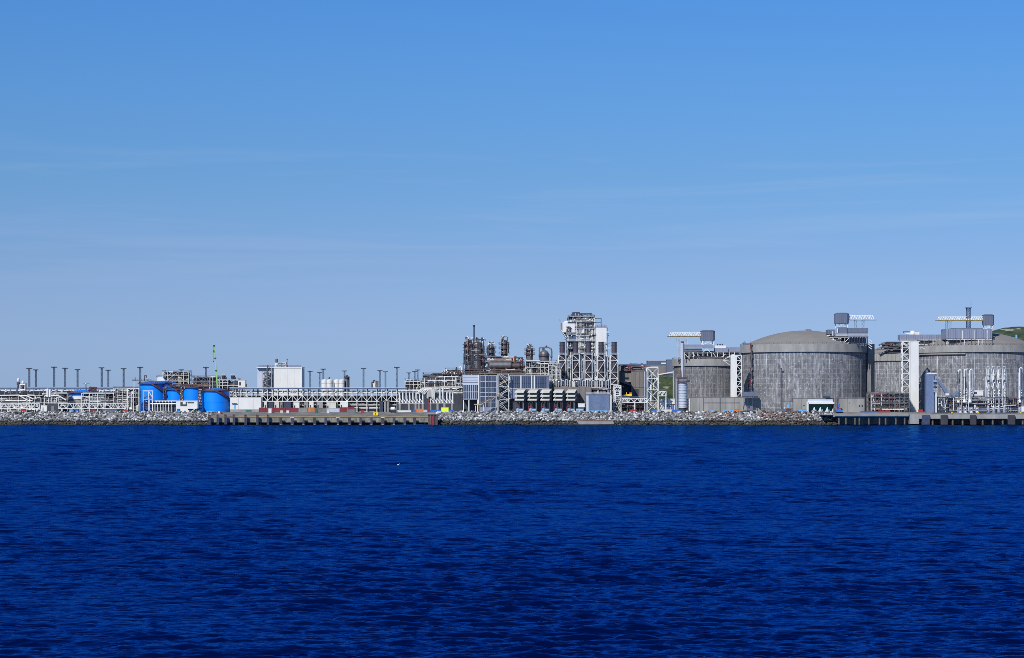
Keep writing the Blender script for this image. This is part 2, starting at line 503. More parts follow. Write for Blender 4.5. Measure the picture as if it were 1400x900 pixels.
# ---------------------------------------------------------------- ground of the island
SHORE = 1202.0
def build_ground():
    xs = np.linspace(-700, 700, 141)
    prof = [(1203.5, -3.0), (1207.0, 1.0), (1215.0, 6.9), (1218.0, 7.5), (1300.0, 7.5), (1450.0, 7.5), (1900.0, 7.4), (2000.0, -4.0)]
    rng = np.random.default_rng(3)
    vs, fs = [], []
    for j, (y, z) in enumerate(prof):
        for x in xs:
            px = x / (PX * 1210) + 700      # the quays stand in a cut-back shore
            back = 15.0 if px > 1136 else (9.0 if 300 < px < 580 else 0.0)
            vs.append((x, y + (back if j < 4 else 0) + (rng.random() - .5) * (1.0 if j < 3 else 0), z))
    n = len(xs)
    for j in range(len(prof) - 1):
        for i in range(n - 1):
            fs.append((j * n + i, j * n + i + 1, (j + 1) * n + i + 1, (j + 1) * n + i))
    me = mesh_of('ground', [Vector(v) for v in vs], fs, M['gravel'])
    o = bpy.data.objects.new('ground', me); col.objects.link(o)
    props(o, 'grey gravel ground of the plant island behind the rocks', 'ground', kind='structure')
build_ground()

# ---------------------------------------------------------------- riprap rocks along the shore (far past 300, too small to pick apart)
def rock_material():
    m = bpy.data.materials.new('riprap_rock'); m.use_nodes = True
    n, l = m.node_tree.nodes, m.node_tree.links
    b = n['Principled BSDF']; b.inputs['Roughness'].default_value = 0.9
    ca = n.new('ShaderNodeAttribute'); ca.attribute_name = 'rock_tone'
    g = n.new('ShaderNodeNewGeometry')
    sp = n.new('ShaderNodeSeparateXYZ'); l.new(g.outputs['Position'], sp.inputs[0])
    t = n.new('ShaderNodeTexNoise'); t.inputs['Scale'].default_value = 0.5; t.inputs['Detail'].default_value = 4
    l.new(g.outputs['Position'], t.inputs['Vector'])
    ad = n.new('ShaderNodeMath'); ad.operation = 'MULTIPLY_ADD'; ad.inputs[1].default_value = 1.6; 
    l.new(t.outputs['Fac'], ad.inputs[0]); l.new(sp.outputs['Z'], ad.inputs[2])
    # seaweed and wet rock up to the high-water mark
    r = n.new('ShaderNodeValToRGB'); e = r.color_ramp.elements
    e[0].position = 0.25; e[0].color = (1, 1, 1, 1); e[1].position = 0.32; e[1].color = (0, 0, 0, 1)
    dv = n.new('ShaderNodeMath'); dv.operation = 'DIVIDE'; dv.inputs[1].default_value = 12.0
    l.new(ad.outputs[0], dv.inputs[0]); l.new(dv.outputs[0], r.inputs[0])
    r3 = n.new('ShaderNodeValToRGB'); e = r3.color_ramp.elements
    e[0].position = 0.19; e[0].color = (0.045, 0.042, 0.028, 1); e[1].position = 0.24; e[1].color = (0.010, 0.010, 0.010, 1)
    l.new(dv.outputs[0], r3.inputs[0])
    mx = n.new('ShaderNodeMix'); mx.data_type = 'RGBA'
    l.new(r.outputs[0], mx.inputs['Factor']); l.new(ca.outputs['Color'], mx.inputs[6]); l.new(r3.outputs[0], mx.inputs[7])
    l.new(mx.outputs[2], b.inputs['Base Color'])
    return m

def build_riprap():
    rng = random.Random(11)
    # a few rock shapes: jittered icosahedra
    import bmesh
    bm = bmesh.new(); bmesh.ops.create_icosphere(bm, subdivisions=1, radius=1.0)
    base = [v.co.copy() for v in bm.verts]; tri = [tuple(v.index for v in f.verts) for f in bm.faces]; bm.free()
    shapes = []
    for k in range(10):
        sx, sy, sz = rng.uniform(.7, 1.25), rng.uniform(.7, 1.2), rng.uniform(.55, .9)
        shapes.append([Vector((v.x * sx, v.y * sy, v.z * sz)) * rng.uniform(.78, 1.18) for v in base])
    vs, fs, tone = [], [], []
    def px_of(x): return x / (PX * 1210) + 700
    x = -340.0
    spots = []
    for k in range(19000):
        x = rng.uniform(-345, 345); u = rng.random()
        px = px_of(x)
        if 292 < px < 596: continue
        if 1142 < px: continue
        y = 1203.0 + u * 14.5; z = -1.0 + min(1.0, u * 1.08) * 8.5 + rng.uniform(-.75, .45)
        spots.append((x, y, z, px))
    for x, y, z, px in spots:
        s = rng.uniform(0.38, 0.98) * (1.6 if rng.random() < .10 else 1.0)
        sh = rng.choice(shapes); an = rng.uniform(0, 6.28); ca, sa = math.cos(an), math.sin(an)
        tilt = rng.uniform(-.5, .5); ct, st = math.cos(tilt), math.sin(tilt)
        o = len(vs)
        for v in sh:
            a, b, c = v.x * ca - v.y * sa, v.x * sa + v.y * ca, v.z
            b, c = b * ct - c * st, b * st + c * ct
            vs.append((x + a * s, y + b * s, z + c * s))
        fs.extend([(i + o, j + o, k + o) for i, j, k in tri])
        t = rng.uniform(0.03, 0.09) if rng.random() < .3 else 10 ** rng.uniform(-0.3, 0.34) * 0.27  # near-black stones stand in for the dark gaps between boulders
        c = (t * .98, t * .99, t)
        brown = (965 < px < 1010 and rng.random() < .55) or (1040 < px < 1112 and rng.random() < .75)
        if brown: c = (t * .66, t * .47, t * .40)
        tone.append(c)
    me = bpy.data.meshes.new('riprap'); me.from_pydata(vs, [], fs)
    at = me.attributes.new('rock_tone', 'FLOAT_COLOR', 'FACE')
    arr = np.ones((len(fs), 4), np.float32); arr[:, :3] = np.repeat(np.array(tone, np.float32), len(tri), axis=0)
    at.data.foreach_set('color', arr.ravel())
    me.materials.append(rock_material())
    o = bpy.data.objects.new('riprap', me); col.objects.link(o)
    props(o, 'bank of broken grey boulders sloping into the sea', 'rocks', kind='stuff')
build_riprap()

# ---------------------------------------------------------------- hill behind the plant
def build_hill():
    f = Frame(1750)
    key = [(800, 503), (840, 499), (880, 497), (925, 500), (1000, 503), (1180, 505), (1260, 486), (1310, 470), (1345, 459), (1360, 452),
           (1371, 447.5), (1384, 444.5), (1395, 444), (1408, 445), (1440, 452), (1500, 470), (1600, 500)]
    kx = [k[0] for k in key]; ky = [k[1] for k in key]
    rng = np.random.default_rng(8)
    nx, nd = 330, 60
    xs = np.linspace(800, 1600, nx); ds = np.linspace(-240, 260, nd)
    ph = rng.random(40) * 6.28; fr = np.exp(rng.uniform(np.log(.03), np.log(.8), 40)); an = rng.random(40) * 6.28
    vs, fs = [], []
    for d in ds:
        for x in xs:
            top = np.interp(x, kx, ky)
            env = math.exp(-((d) / 130.0) ** 2)
            nz = sum(math.sin((math.cos(a) * x + math.sin(a) * d * .6) * w + p) / (w * 14 + 1) for a, w, p in zip(an[:26], fr[:26], ph[:26]))
            edge = min(1, (x - 800) / 40.0)
            h = (f.g - top) * env * edge + nz * 0.55 * env * 2.2
            vs.append(f.p(x, d, f.g + 1 - h))
    for j in range(nd - 1):
        for i in range(nx - 1):
            fs.append((j * nx + i, j * nx + i + 1, (j + 1) * nx + i + 1, (j + 1) * nx + i))
    m = bpy.data.materials.new('hill_heath'); m.use_nodes = True
    n, l = m.node_tree.nodes, m.node_tree.links
    b = n['Principled BSDF']; b.inputs['Roughness'].default_value = 0.95
    g = n.new('ShaderNodeNewGeometry')
    def noise(sc, det=5, st=(1, 1, 1.8)):
        mp = n.new('ShaderNodeMapping'); mp.inputs['Scale'].default_value = tuple(sc * v for v in st)
        l.new(g.outputs['Position'], mp.inputs[0])
        t = n.new('ShaderNodeTexNoise'); t.inputs['Scale'].default_value = 1; t.inputs['Detail'].default_value = det
        l.new(mp.outputs[0], t.inputs['Vector']); return t.outputs['Fac']
    r1 = n.new('ShaderNodeValToRGB'); e = r1.color_ramp.elements
    e[0].position = .35; e[0].color = (0.010, 0.030, 0.013, 1); e[1].position = .7; e[1].color = (0.055, 0.075, 0.026, 1)
    l.new(noise(0.12), r1.inputs[0])
    r2 = n.new('ShaderNodeValToRGB'); e = r2.color_ramp.elements
    e[0].position = .57; e[0].color = (0, 0, 0, 1); e[1].position = .63; e[1].color = (1, 1, 1, 1)
    l.new(noise(0.075, 6, (1, 1, 3.2)), r2.inputs[0])
    mx = n.new('ShaderNodeMix'); mx.data_type = 'RGBA'; mx.inputs[7].default_value = (0.30, 0.265, 0.22, 1)
    l.new(r2.outputs[0], mx.inputs['Factor']); l.new(r1.outputs[0], mx.inputs[6])
    l.new(mx.outputs[2], b.inputs['Base Color'])
    bp = n.new('ShaderNodeBump'); bp.inputs['Distance'].default_value = 3.0
    l.new(noise(0.25, 6), bp.inputs['Height']); l.new(bp.outputs[0], b.inputs['Normal'])
    M['hill_heath'] = m
    me = mesh_of('hill', vs, fs, m, 80)
    o = bpy.data.objects.new('hill', me); col.objects.link(o)
    props(o, 'green hillside with bare pale rock behind the concrete tanks', 'hill', kind='structure')
build_hill()

def build_bank():
    f = Frame(1375); rng = np.random.default_rng(18)
    vs, fs = [], []; nx, nd = 40, 16
    for j in range(nd):
        for i in range(nx):
            x = 888 + 46 * i / (nx - 1); k = j / (nd - 1)
            h = (f.g - 514) * (k ** .8) + rng.normal(0, .35)
            vs.append(f.p(x, k * 34, f.g + .5 - h))
    for j in range(nd - 1):
        for i in range(nx - 1):
            fs.append((j * nx + i, j * nx + i + 1, (j + 1) * nx + i + 1, (j + 1) * nx + i))
    me = mesh_of('grass_bank', vs, fs, M['hill_heath'], 80)
    o = bpy.data.objects.new('grass_bank', me); col.objects.link(o)
    props(o, 'green grassy bank behind the white plant rooms', 'bank', kind='structure')
build_bank()
# ---------------------------------------------------------------- kit of plant pieces
def warren(t, x0, x1, yt, yb, d, n, w=0.75, m='white_steel', posts=True):
    """one truss plane: chords, zig-zag braces (each its own part) and posts"""
    B('top_chord', m, t).bar((x0, d, yt), (x1, d, yt), w * 1.15)
    B('bottom_chord', m, t).bar((x0, d, yb), (x1, d, yb), w * 1.15)
    s = (x1 - x0) / n
    for i in range(n):
        a = x0 + i * s
        up = i % 2 == 0
        B('brace', m, t).bar((a, d, yb if up else yt), (a + s, d, yt if up else yb), w)
    if posts:
        for i in range(0, n + 1, 2):
            B('post', m, t).bar((x0 + i * s, d + .05, yt), (x0 + i * s, d + .05, yb), w * .9)

def truss_bridge(f, x0, x1, yt, yb, d0, d1, n, label, legs=(), w=0.9, m='white_steel', deck='steel_grey', posts=True, name='truss_bridge', group=None):
    t = Thing(f, name, label, 'truss', group)
    warren(t, x0, x1, yt, yb, d0, n, w, m, posts)
    warren(t, x0, x1, yt, yb, d1, n, w, m, False)
    c = B('cross_beams', m, t)
    k = max(2, int((x1 - x0) / 8))
    for i in range(k + 1):
        x = x0 + (x1 - x0) * i / k
        c.bar((x, d0, yb), (x, d1, yb), w * .8).bar((x, d0, yt), (x, d1, yt), w * .8)
    B('walkway', deck, t).box(x0, x1, d0 + .6, d1 - .6, yt - .8, yt - .3)
    h = B('handrail', deck, t); h.rail([(x0, d0, yt - .6), (x1, d0, yt - .6)], 2.2, .22, 5)
    for x in legs:
        for d in (d0, d1): B('leg', m, t).bar((x, d, yb), (x, d, f.g + .5), w * 1.4)
    return t

def lattice(t, x0, x1, d0, d1, yt, yb, n, w=0.6, m='white_steel', style='z', taper=0.0):
    """four-legged lattice tower"""
    def cor(y):
        k = (y - yt) / (yb - yt); s = taper * (1 - k)
        return [(x0 + s, d0 + s), (x1 - s, d0 + s), (x1 - s, d1 - s), (x0 + s, d1 - s)]
    ct, cb = cor(yt), cor(yb)
    for i in range(4):
        B('leg', m, t).bar((*ct[i], yt), (*cb[i], yb), w * 1.25)
    lv = [yt + (yb - yt) * i / n for i in range(n + 1)] if isinstance(n, int) else list(n)
    n = len(lv) - 1
    hz = B('ring_beams', m, t)
    for y in lv:
        c = cor(y)
        for i in range(4): hz.bar((*c[i], y), (*c[(i + 1) % 4], y), w * .9)
    for k in range(n):
        a, b = cor(lv[k]), cor(lv[k + 1])
        br = B('brace', m, t)
        for i in range(4):
            j = (i + 1) % 4
            if style == 'x':
                br.bar((*a[i], lv[k]), (*b[j], lv[k + 1]), w * .8); br.bar((*a[j], lv[k]), (*b[i], lv[k + 1]), w * .8)
            elif (k % 2 == 0) == (i in (0, 1)):
                br.bar((*a[i], lv[k]), (*b[j], lv[k + 1]), w * .8)
            else:
                br.bar((*a[j], lv[k]), (*b[i], lv[k + 1]), w * .8)

def pipe_run(t, rng, x0, x1, y0, y1, d0, d1, n, mats, r=(.28, .62), vert=.5):
    """n bent pipes threading the volume"""
    for k in range(n):
        x, y, d = rng.uniform(x0, x1), rng.uniform(y0, y1), rng.uniform(d0, d1)
        pts = [(x, d, y)]
        ax = 'y' if rng.random() < vert else 'x'
        for j in range(rng.randint(1, 4)):
            if ax == 'x': x = rng.uniform(x0, x1)
            elif ax == 'y': y = rng.uniform(y0, y1)
            else: d = rng.uniform(d0, d1)
            pts.append((x, d, y))
            ax = rng.choice([c for c in 'xyyxd' if c != ax])
        if sum(math.dist(a, b) for a, b in zip(pts, pts[1:])) < 2: continue
        B('pipe', rng.choice(mats), t).path(pts, rng.uniform(*r), 7)

def vessel(t, cx, cd, r, yt, yb, m='lagging', dome=.55, n=18, name='vessel'):
    prof = [(0.01, yt)] + [(r * math.sin(R(a)), yt + r * dome * (1 - math.cos(R(a)))) for a in (20, 40, 60, 78)] + [(r, yt + r * dome), (r, yb), (0.01, yb)]
    return B(name, m, t).lathe(cx, cd, prof, n)

def ring_platform(t, cx, cd, r, y, m='brown', h=2.6, w=1.4, rail='brown'):
    p = B('platform', m, t).lathe(cx, cd, [(r, y - .25), (r + w, y - .25), (r + w, y + .35), (r, y + .35), (r, y - .25)], 14)
    q = B('handrail', rail, p)
    R2 = r + w
    pts = [(cx + R2 * math.sin(R(a)), cd - R2 * math.cos(R(a)), y - .2) for a in range(0, 361, 30)]
    q.rail(pts, h, .22, 6)
    return p

def ladder(t, x, d, yt, yb, m='brown', w=.7):
    b = B('ladder', m, t)
    b.bar((x - w, d, yt), (x - w, d, yb), .22).bar((x + w, d, yt), (x + w, d, yb), .22)
    y = yt + .5
    while y < yb:
        b.bar((x - w, d, y), (x + w, d, y), .16); y += 1.2

def module(f, x0, x1, d0, d1, levels, label, seed, cat='process module', name='process_module', frame='white_steel', deckm='steel_grey', railm='brown',
           pipes=('white_steel', 'galvanised', 'lagging', 'brown'), kit=('lagging', 'galvanised', 'white_steel', 'brown'), bay=8.0, w=.55, dens=1.0, ground=True, brace=.3, group=None, fill=True, core=True):
    """open steel structure: columns, floors, rails, machinery and pipes; levels from top to bottom"""
    rng = random.Random(seed)
    t = Thing(f, name, label, cat, group)
    yb = f.g + .3 if ground else levels[-1]
    nx = max(1, round((x1 - x0) / bay)); xs = [x0 + (x1 - x0) * i / nx for i in range(nx + 1)]
    for x in xs:
        B('column', frame, t).bar((x, d0, levels[0]), (x, d0, yb), w)
        B('column', frame, t).bar((x, d1, levels[0]), (x, d1, yb), w)
    lv = list(levels) + ([yb] if ground else [])
    for i, y in enumerate(levels):
        fb = B('floor_beams', frame, t)
        for d in (d0, d1): fb.bar((x0, d, y), (x1, d, y), w * .95)
        for x in xs: fb.bar((x, d0, y), (x, d1, y), w * .8)
        B('deck', deckm, t).box(x0 + .3, x1 - .3, d0 + .4, d1 - .4, y - .45, y - .2)
        B('handrail', railm, t).rail([(x0, d1, y), (x0, d0, y), (x1, d0, y), (x1, d1, y)], 2.3, .2, 4)
    for a, b in zip(lv, lv[1:]):
        for i in range(nx):
            if rng.random() < brace:
                q = (xs[i], xs[i + 1]) if rng.random() < .5 else (xs[i + 1], xs[i])
                B('brace', frame, t).bar((q[0], d0, a), (q[1], d0, b), w * .75)
    if core: B('dark_backing', 'dark_steel', t).box(x0 + 1.2, x1 - 1.2, d0 + (d1 - d0) * .72, d0 + (d1 - d0) * .75, levels[0] + 1.5, yb)  # dark sheet added inside so the open bays look shaded
    if fill:
        for a, b in zip(lv, lv[1:]):
            H = b - a
            x = x0 + rng.uniform(.5, 2)
            while x < x1 - 2:
                ww = rng.uniform(2.5, 7)
                if x + ww > x1 - .5: break
                dd = rng.uniform(d0 + 2, max(d0 + 2.1, (d0 + d1) / 2)); m = rng.choice(kit); hh = H * rng.uniform(.4, .8)
                k = rng.random()
                if k < .35:
                    r = min(hh / 2.2, 2.6); yy = b - .6 - r - rng.uniform(0, .2) * H
                    B('drum', m, t).drum((x + r * .4, dd, yy), (x + ww - r * .4, dd, yy), r, 12)
                elif k < .6:
                    r = min(ww / 2.4, 2.4); vessel(t, x + ww / 2, dd + r, r, b - hh, b - .4, m, n=12, name='pressure_vessel')
                elif k < .8:
                    B('cabinet', m, t).box(x, x + ww, dd, dd + 4, b - hh, b - .4)
                else:
                    B('pipe_bundle', m, t)
                    for j in range(3):
                        QUEUE[-1].path([(x + j * 1.5, dd, b - .3), (x + j * 1.5, dd, a + H * .25), (x + j * 1.5 + rng.uniform(2, 5), dd, a + H * .25)], .45, 6)
                x += ww + rng.uniform(.4, 2.5)
    area = (x1 - x0) * (lv[-1] - lv[0])
    pipe_run(t, rng, x0, x1, lv[0] - 1, lv[-1] - .5, d0 - .4, d0 + (d1 - d0) * .5, int(area / 26 * dens) + 3, pipes)
    return t

def house(f, x0, x1, d0, d1, yt, yb, label, m, name='building', cat='building', roof=None, slope=0.0, group=None):
    """walls plus a roof slab with an overhanging edge"""
    t = Thing(f, name, label, cat, group)
    B('wall', m, t).box(x0, x1, d0, d1, yt, yb)
    B('roof', roof or m, t).prism([(x0 - .3, yt), (x0 - .3, yt - .7), (x1 + .3, yt - .7 - slope), (x1 + .3, yt)], d0 - .3, d1 + .3)
    return t

def container(f, x0, x1, d, yt, yb, label, m, name='container', cat='container', group=None, deep=5.3):
    """ribbed freight box with doors' frame and corner castings"""
    t = Thing(f, name, label, cat, group)
    b = B('body', m, t)
    b.box(x0 + .12, x1 - .12, d + .12, d + deep, yt + .15, yb - .15)
    k = max(3, int((x1 - x0) / .9))
    rb = B('ribs', m, t)
    for i in range(k):
        x = x0 + .3 + (x1 - x0 - .6) * (i + .5) / k
        rb.box(x - .16, x + .16, d, d + .14, yt + .4, yb - .4)
    fr = B('frame', m, t)
    for x in (x0, x1): fr.bar((x, d, yt), (x, d, yb), .32).bar((x, d + deep, yt), (x, d + deep, yb), .32)
    for y in (yt, yb): fr.bar((x0, d, y), (x1, d, y), .32).bar((x0, d + deep, y), (x1, d + deep, y), .32)
    return t
# ================================================================ the concrete storage tanks (right)
def concrete_tank(f, cx, r, y_rim, band, y_apex, label, wall='tank_concrete', seams=(), n=128, ribs=0):
    t = Thing(f, 'storage_tank', label, 'storage tank')
    g = f.g + 1
    B('wall', wall, t, sharp=60).lathe(cx, 0, [(r, y_rim + band - .5), (r, g)], n)
    B('ring_beam', 'pale_concrete', t).lathe(cx, 0, [(r - 6, y_rim), (r + 2.2, y_rim), (r + 2.2, y_rim + band), (r - .5, y_rim + band), (r - 6, y_rim + band)], n)
    # shallow dome
    h = y_rim - y_apex; rr = r - 3
    R0 = (rr * rr + h * h) / (2 * h)
    prof = []
    for i in range(13):
        q = rr * i / 12.0
        prof.append((max(q, .01), y_apex + R0 - math.sqrt(R0 * R0 - q * q)))
    B('dome_roof', 'dome_concrete', t, sharp=60).lathe(cx, 0, prof, n)
    q = B('handrail', 'steel_grey', t)
    rw = r + 1.6
    q.rail([(cx + rw * math.sin(R(a)), -rw * math.cos(R(a)), y_rim) for a in range(-100, 101, 4)], 2.2, .2, 3)
    for a in seams:
        x, d = cx + (r + .35) * math.sin(R(a)), -(r + .35) * math.cos(R(a))
        B('seam', 'pale_concrete', t).bar((x, d, y_rim + band + .5), (x, d, g - 1), .7)
    if ribs:
        for a in range(-84, 85, ribs):
            x, d = cx + (r + 2.3) * math.sin(R(a)), -(r + 2.3) * math.cos(R(a))
            B('rib', 'concrete', t).bar((x, d, y_rim + .6), (x, d, y_rim + band - .4), .5)
    return t

def pilaster(t, f, cx, r, th, width, proud, yt, yb, m='pale_concrete', name='buttress'):
    b = B(name, m, t)
    s, c = math.sin(R(th)), math.cos(R(th))
    def P(rad, tan, y): return f.p(cx + rad * s + tan * c, -rad * c + tan * s, y)
    vs = [P(rad, tn, y) for y in (yb, yt) for rad in (r - 3, r + proud) for tn in (-width / 2, width / 2)]
    b._add(vs, [(0, 2, 3, 1), (4, 5, 7, 6), (0, 1, 5, 4), (2, 6, 7, 3), (0, 4, 6, 2), (1, 3, 7, 5)])
    return b

F_T2 = Frame(1312)
t2 = concrete_tank(F_T2, 1099, 84.5, 472.6, 10.5, 452.2, 'largest grey concrete storage tank with its low domed roof in full view', seams=(-10.5, 55), ribs=0)
plan = [(1177, -20), (1181.6, -30.5), (1185.4, -29), (1193, -15), (1186, 6), (1178, 4)]
bt = B('buttress', 'concrete', t2); n6 = len(plan)
bt._add([F_T2.p(x, d, F_T2.g + .5) for x, d in plan] + [F_T2.p(x, d, 471) for x, d in plan],
        [tuple(range(n6)), tuple(range(2 * n6 - 1, n6 - 1, -1))] + [(i, i + n6, (i + 1) % n6 + n6, (i + 1) % n6) for i in range(n6)])
# edge wiring, vents and pipework on the big dome
rng = random.Random(4)
t = Thing(F_T2, 'roof_vent', 'thin vent pole on the left slope of the biggest domed roof', 'vent')
B('pole', 'steel_grey', t).tube((1076, 0, 461.5), (1076, 0, 455.2), .3, 6); B('cap', 'dark_steel', t).ball((1076, 0, 455), .7, 8, 5)
t = Thing(F_T2, 'roof_hatch', 'small hatch box at the top of the biggest domed roof', 'hatch')
B('box', 'dome_concrete', t).box(1103, 1110, -3, 3, 451.2, 453.2); B('lid', 'steel_grey', t).box(1101.5, 1108, -3.4, 3.4, 450.6, 451.1)
# cluster of instruments at the left rim
t = Thing(F_T2, 'instrument_stand', 'little mast cluster on the left rim of the biggest tank', 'instruments')
for x, h in ((1015, 5), (1016.5, 6.5), (1018, 5), (1020, 3.4)):
    B('pole', 'steel_grey', t).tube((x, -12, 472.8), (x, -12, 472.8 - h), .25, 6)
B('platform', 'steel_grey', t).box(1013.5, 1021, -14, -10, 469.6, 470.2)

# red ladder run down the left flank of the biggest tank
t = Thing(F_T2, 'stair_ladder', 'dark red caged ladder down the left flank of the biggest tank', 'ladder')
a = -60
lx, ld = 1099 + 90 * math.sin(R(a)), -90 * math.cos(R(a))
for k in range(9):
    y0 = 471 + k * 8
    B('ladder_cage', 'brown' if k % 3 else 'dark_red', t).box(lx - .6 + (k % 2) * .8, lx + .6 + (k % 2) * .8, ld - 1, ld + .4, y0 + 1.2, y0 + 7.2)
    B('landing', 'brown', t).box(lx - 1.6, lx + 1.8, ld - 1.6, ld + 2.6, y0 + .2, y0 + .9)
B('pole', 'brown', t).bar((lx - .9, ld, 466), (lx - .9, ld, 543), .4)

# dark conduit on the front of the biggest tank
t = Thing(F_T2, 'riser_pipe', 'thin dark riser pipe on the lower front of the biggest tank', 'pipe')
B('pipe', 'dark_steel', t).tube((1057.4, -79.5, 506), (1057.4, -79.5, 561), .45, 6); B('head', 'dark_steel', t).box(1056.4, 1058.4, -80.4, -78.6, 504.4, 506)

# ---- roof-edge platform with crane house on the biggest tank
def crane_house(f, x0, x1, d0, d1, yt, yb, jib, legs_y, label, yellow=True, jib_w=4.6, trestles=(), trestle_y=None, top=1.5):
    """octagonal clad crane house with lattice jib reaching sideways"""
    t = Thing(f, 'platform_crane', label, 'crane')
    c = (x1 - x0) * .14
    xs = [(x0 + c, d0), (x1 - c, d0), (x1, d0 + c), (x1, d1 - c), (x1 - c, d1), (x0 + c, d1), (x0, d1 - c), (x0, d0 + c)]
    b = B('house', 'grey_cladding', t)
    P = f.p
    vs = [P(x, d, yb) for x, d in xs] + [P(x, d, yt + top) for x, d in xs]
    n = 8
    b._add(vs, [tuple(range(n)), tuple(range(2 * n - 1, n - 1, -1))] + [(i, i + n, (i + 1) % n + n, (i + 1) % n) for i in range(n)])
    mx, md = (x0 + x1) / 2, (d0 + d1) / 2
    r = B('roof', 'grey_cladding', t)
    o = [(mx + (x - mx) * 1.05, md + (d - md) * 1.05) for x, d in xs]
    i2 = [(mx + (x - mx) * .7, md + (d - md) * .7) for x, d in xs]
    vs = [P(x, d, yt + top) for x, d in o] + [P(x, d, yt) for x, d in i2]
    r._add(vs, [tuple(range(n)), tuple(range(2 * n - 1, n - 1, -1))] + [(i, i + n, (i + 1) % n + n, (i + 1) % n) for i in range(n)])
    k = 6
    for i in range(k):
        x = x0 + c + (x1 - x0 - 2 * c) * i / (k - 1)
        B('panel_rib', 'grey_cladding', t).bar((x, d0 - .05, yb), (x, d0 - .05, yt + top), .22)
    for x in (x0 + 2, x1 - 2):
        for d in (d0 + 2, d1 - 2): B('leg', 'white_steel', t).bar((x, d, yb), (x, d, legs_y), .9)
    for q in ((x0 + 2, x1 - 2), (x1 - 2, x0 + 2)):
        B('brace', 'white_steel', t).bar((q[0], d0 + 2, yb), (q[1], d0 + 2, legs_y), .6)
    j0, j1, jt, jb = jib
    near, far = (j1, j0) if abs(j1 - mx) < abs(j0 - mx) else (j0, j1)
    nb = int(abs(far - near) / 3.2)
    st = (far - near) / nb
    B('jib_chord', 'yellow_steel' if yellow else 'white_steel', t).bar((near, md - 2.5, jb), (far, md - 2.5, jb), 1.0).bar((near, md + 2.5, jb), (far, md + 2.5, jb), 1.0)
    B('jib_chord', 'white_steel', t).bar((near, md, jt), (far - st, md, jt), .7).bar((far - st, md, jt), (far, md, jb), .7)
    for i in range(nb):
        xa = near + st * i
        B('jib_brace', 'white_steel', t).bar((xa, md - 2.5, jb), (xa + st / 2, md, jt), .6).bar((xa + st / 2, md, jt), (xa + st, md - 2.5, jb), .6)
    B('jib_beam', 'dark_steel', t).bar((near, md, jb + .9), (far + st, md, jb + .9), .7)
    for x in trestles:
        for dx in (-1.6, 1.6):
            B('trestle_leg', 'steel_grey', t).bar((x + dx, md, jb + 1), (x + dx * .8, md, trestle_y), .45)
        tb = B('trestle_brace', 'steel_grey', t)
        y = jb + 1; s = 1
        while y < trestle_y - 2.6:
            tb.bar((x - 1.6 * s, md, y), (x + 1.6 * s, md, y + 2.6), .3); y += 2.6; s = -s
    return t

FP2 = Frame(1282)      # the platform stands on the near rim
t = Thing(FP2, 'roof_platform', 'blue-grey clad pump platform on the right rim of the biggest tank', 'platform')
DP = 0
B('wind_wall', 'grey_cladding', t).box(1159.5, 1187, DP, DP + 30, 448.6, 455)
B('wind_wall', 'mid_cladding', t).box(1160, 1186.6, DP + .3, DP + 29, 455.3, 460.3)
B('wind_wall', 'mid_cladding', t).box(1141.5, 1159, DP + 2, DP + 28, 455.6, 459.6)
B('wind_wall', 'grey_cladding', t).box(1133, 1143, DP + 6, DP + 26, 450.5, 456.8)
B('control_box', 'grey_cladding', t).box(1147, 1159, DP + 6, DP + 20, 447.4, 455.4)
B('white_panel', 'white_cladding', t).box(1145.2, 1146.6, DP + 4, DP + 6, 449, 455)
B('deck', 'steel_grey', t).box(1140, 1187.6, DP - .5, DP + 31, 460.4, 461.2)
B('edge_beam', 'white_steel', t).bar((1134, DP - 1, 461.2), (1161, DP - 1, 461.2), .7)
for x in np.linspace(1161, 1186, 8):
    B('post', 'dark_steel', t).bar((x, DP, 461), (x, DP, 472), .8)
    B('lamp', 'white_steel', t).ball((x + .8, DP - 1.2, 462.2), .5, 6, 4)
B('bracing_wall', 'grey_cladding', t).box(1160, 1186, DP + 8, DP + 9, 461, 473)
for a, b in (((1138, 462), (1146, 472)), ((1146, 462), (1153, 472)), ((1155, 462), (1155, 473)), ((1161, 462), (1155, 468)), ((1161, 468), (1155, 473)), ((1136, 466), (1150, 463))):
    B('brace', 'white_steel', t).bar((a[0], DP, a[1]), (b[0], DP, b[1]), .7)
B('wall_rail', 'white_steel', t).rail([(1143, DP - .3, 459.8), (1187, DP - .3, 459.8)], 2, .25, 6)
pipe_run(t, random.Random(3), 1130, 1152, 463, 472, DP - 2, DP + 8, 26, ['brown', 'rust', 'white_steel', 'galvanised', 'dark_red'], (.3, .6))
pipe_run(t, random.Random(5), 1132, 1142, 450, 460, DP, DP + 8, 8, ['dark_steel', 'grey_cladding', 'white_steel'], (.4, .9))
crane_house(FP2, 1143.2, 1161.6, DP + 4, DP + 20, 427.4, 442.2, (1162, 1197, 431, 436.4), 447.6, 'dark crane house with white jib pointing right, above the biggest tank', trestles=(1172, 1182), trestle_y=449)
# zig-zag stair at the right corner
t = Thing(FP2, 'roof_stair', 'white zigzag stair at the right top corner of the biggest tank', 'stair')
for k in range(4):
    y = 464 + k * 3.4
    B('flight', 'white_steel', t).bar((1187.4, DP, y), (1191.5, DP, y + 3.2), .9)
    B('landing', 'white_steel', t).box(1190.5, 1192.3, DP - 1, DP + 3, y + 3.0, y + 3.4)

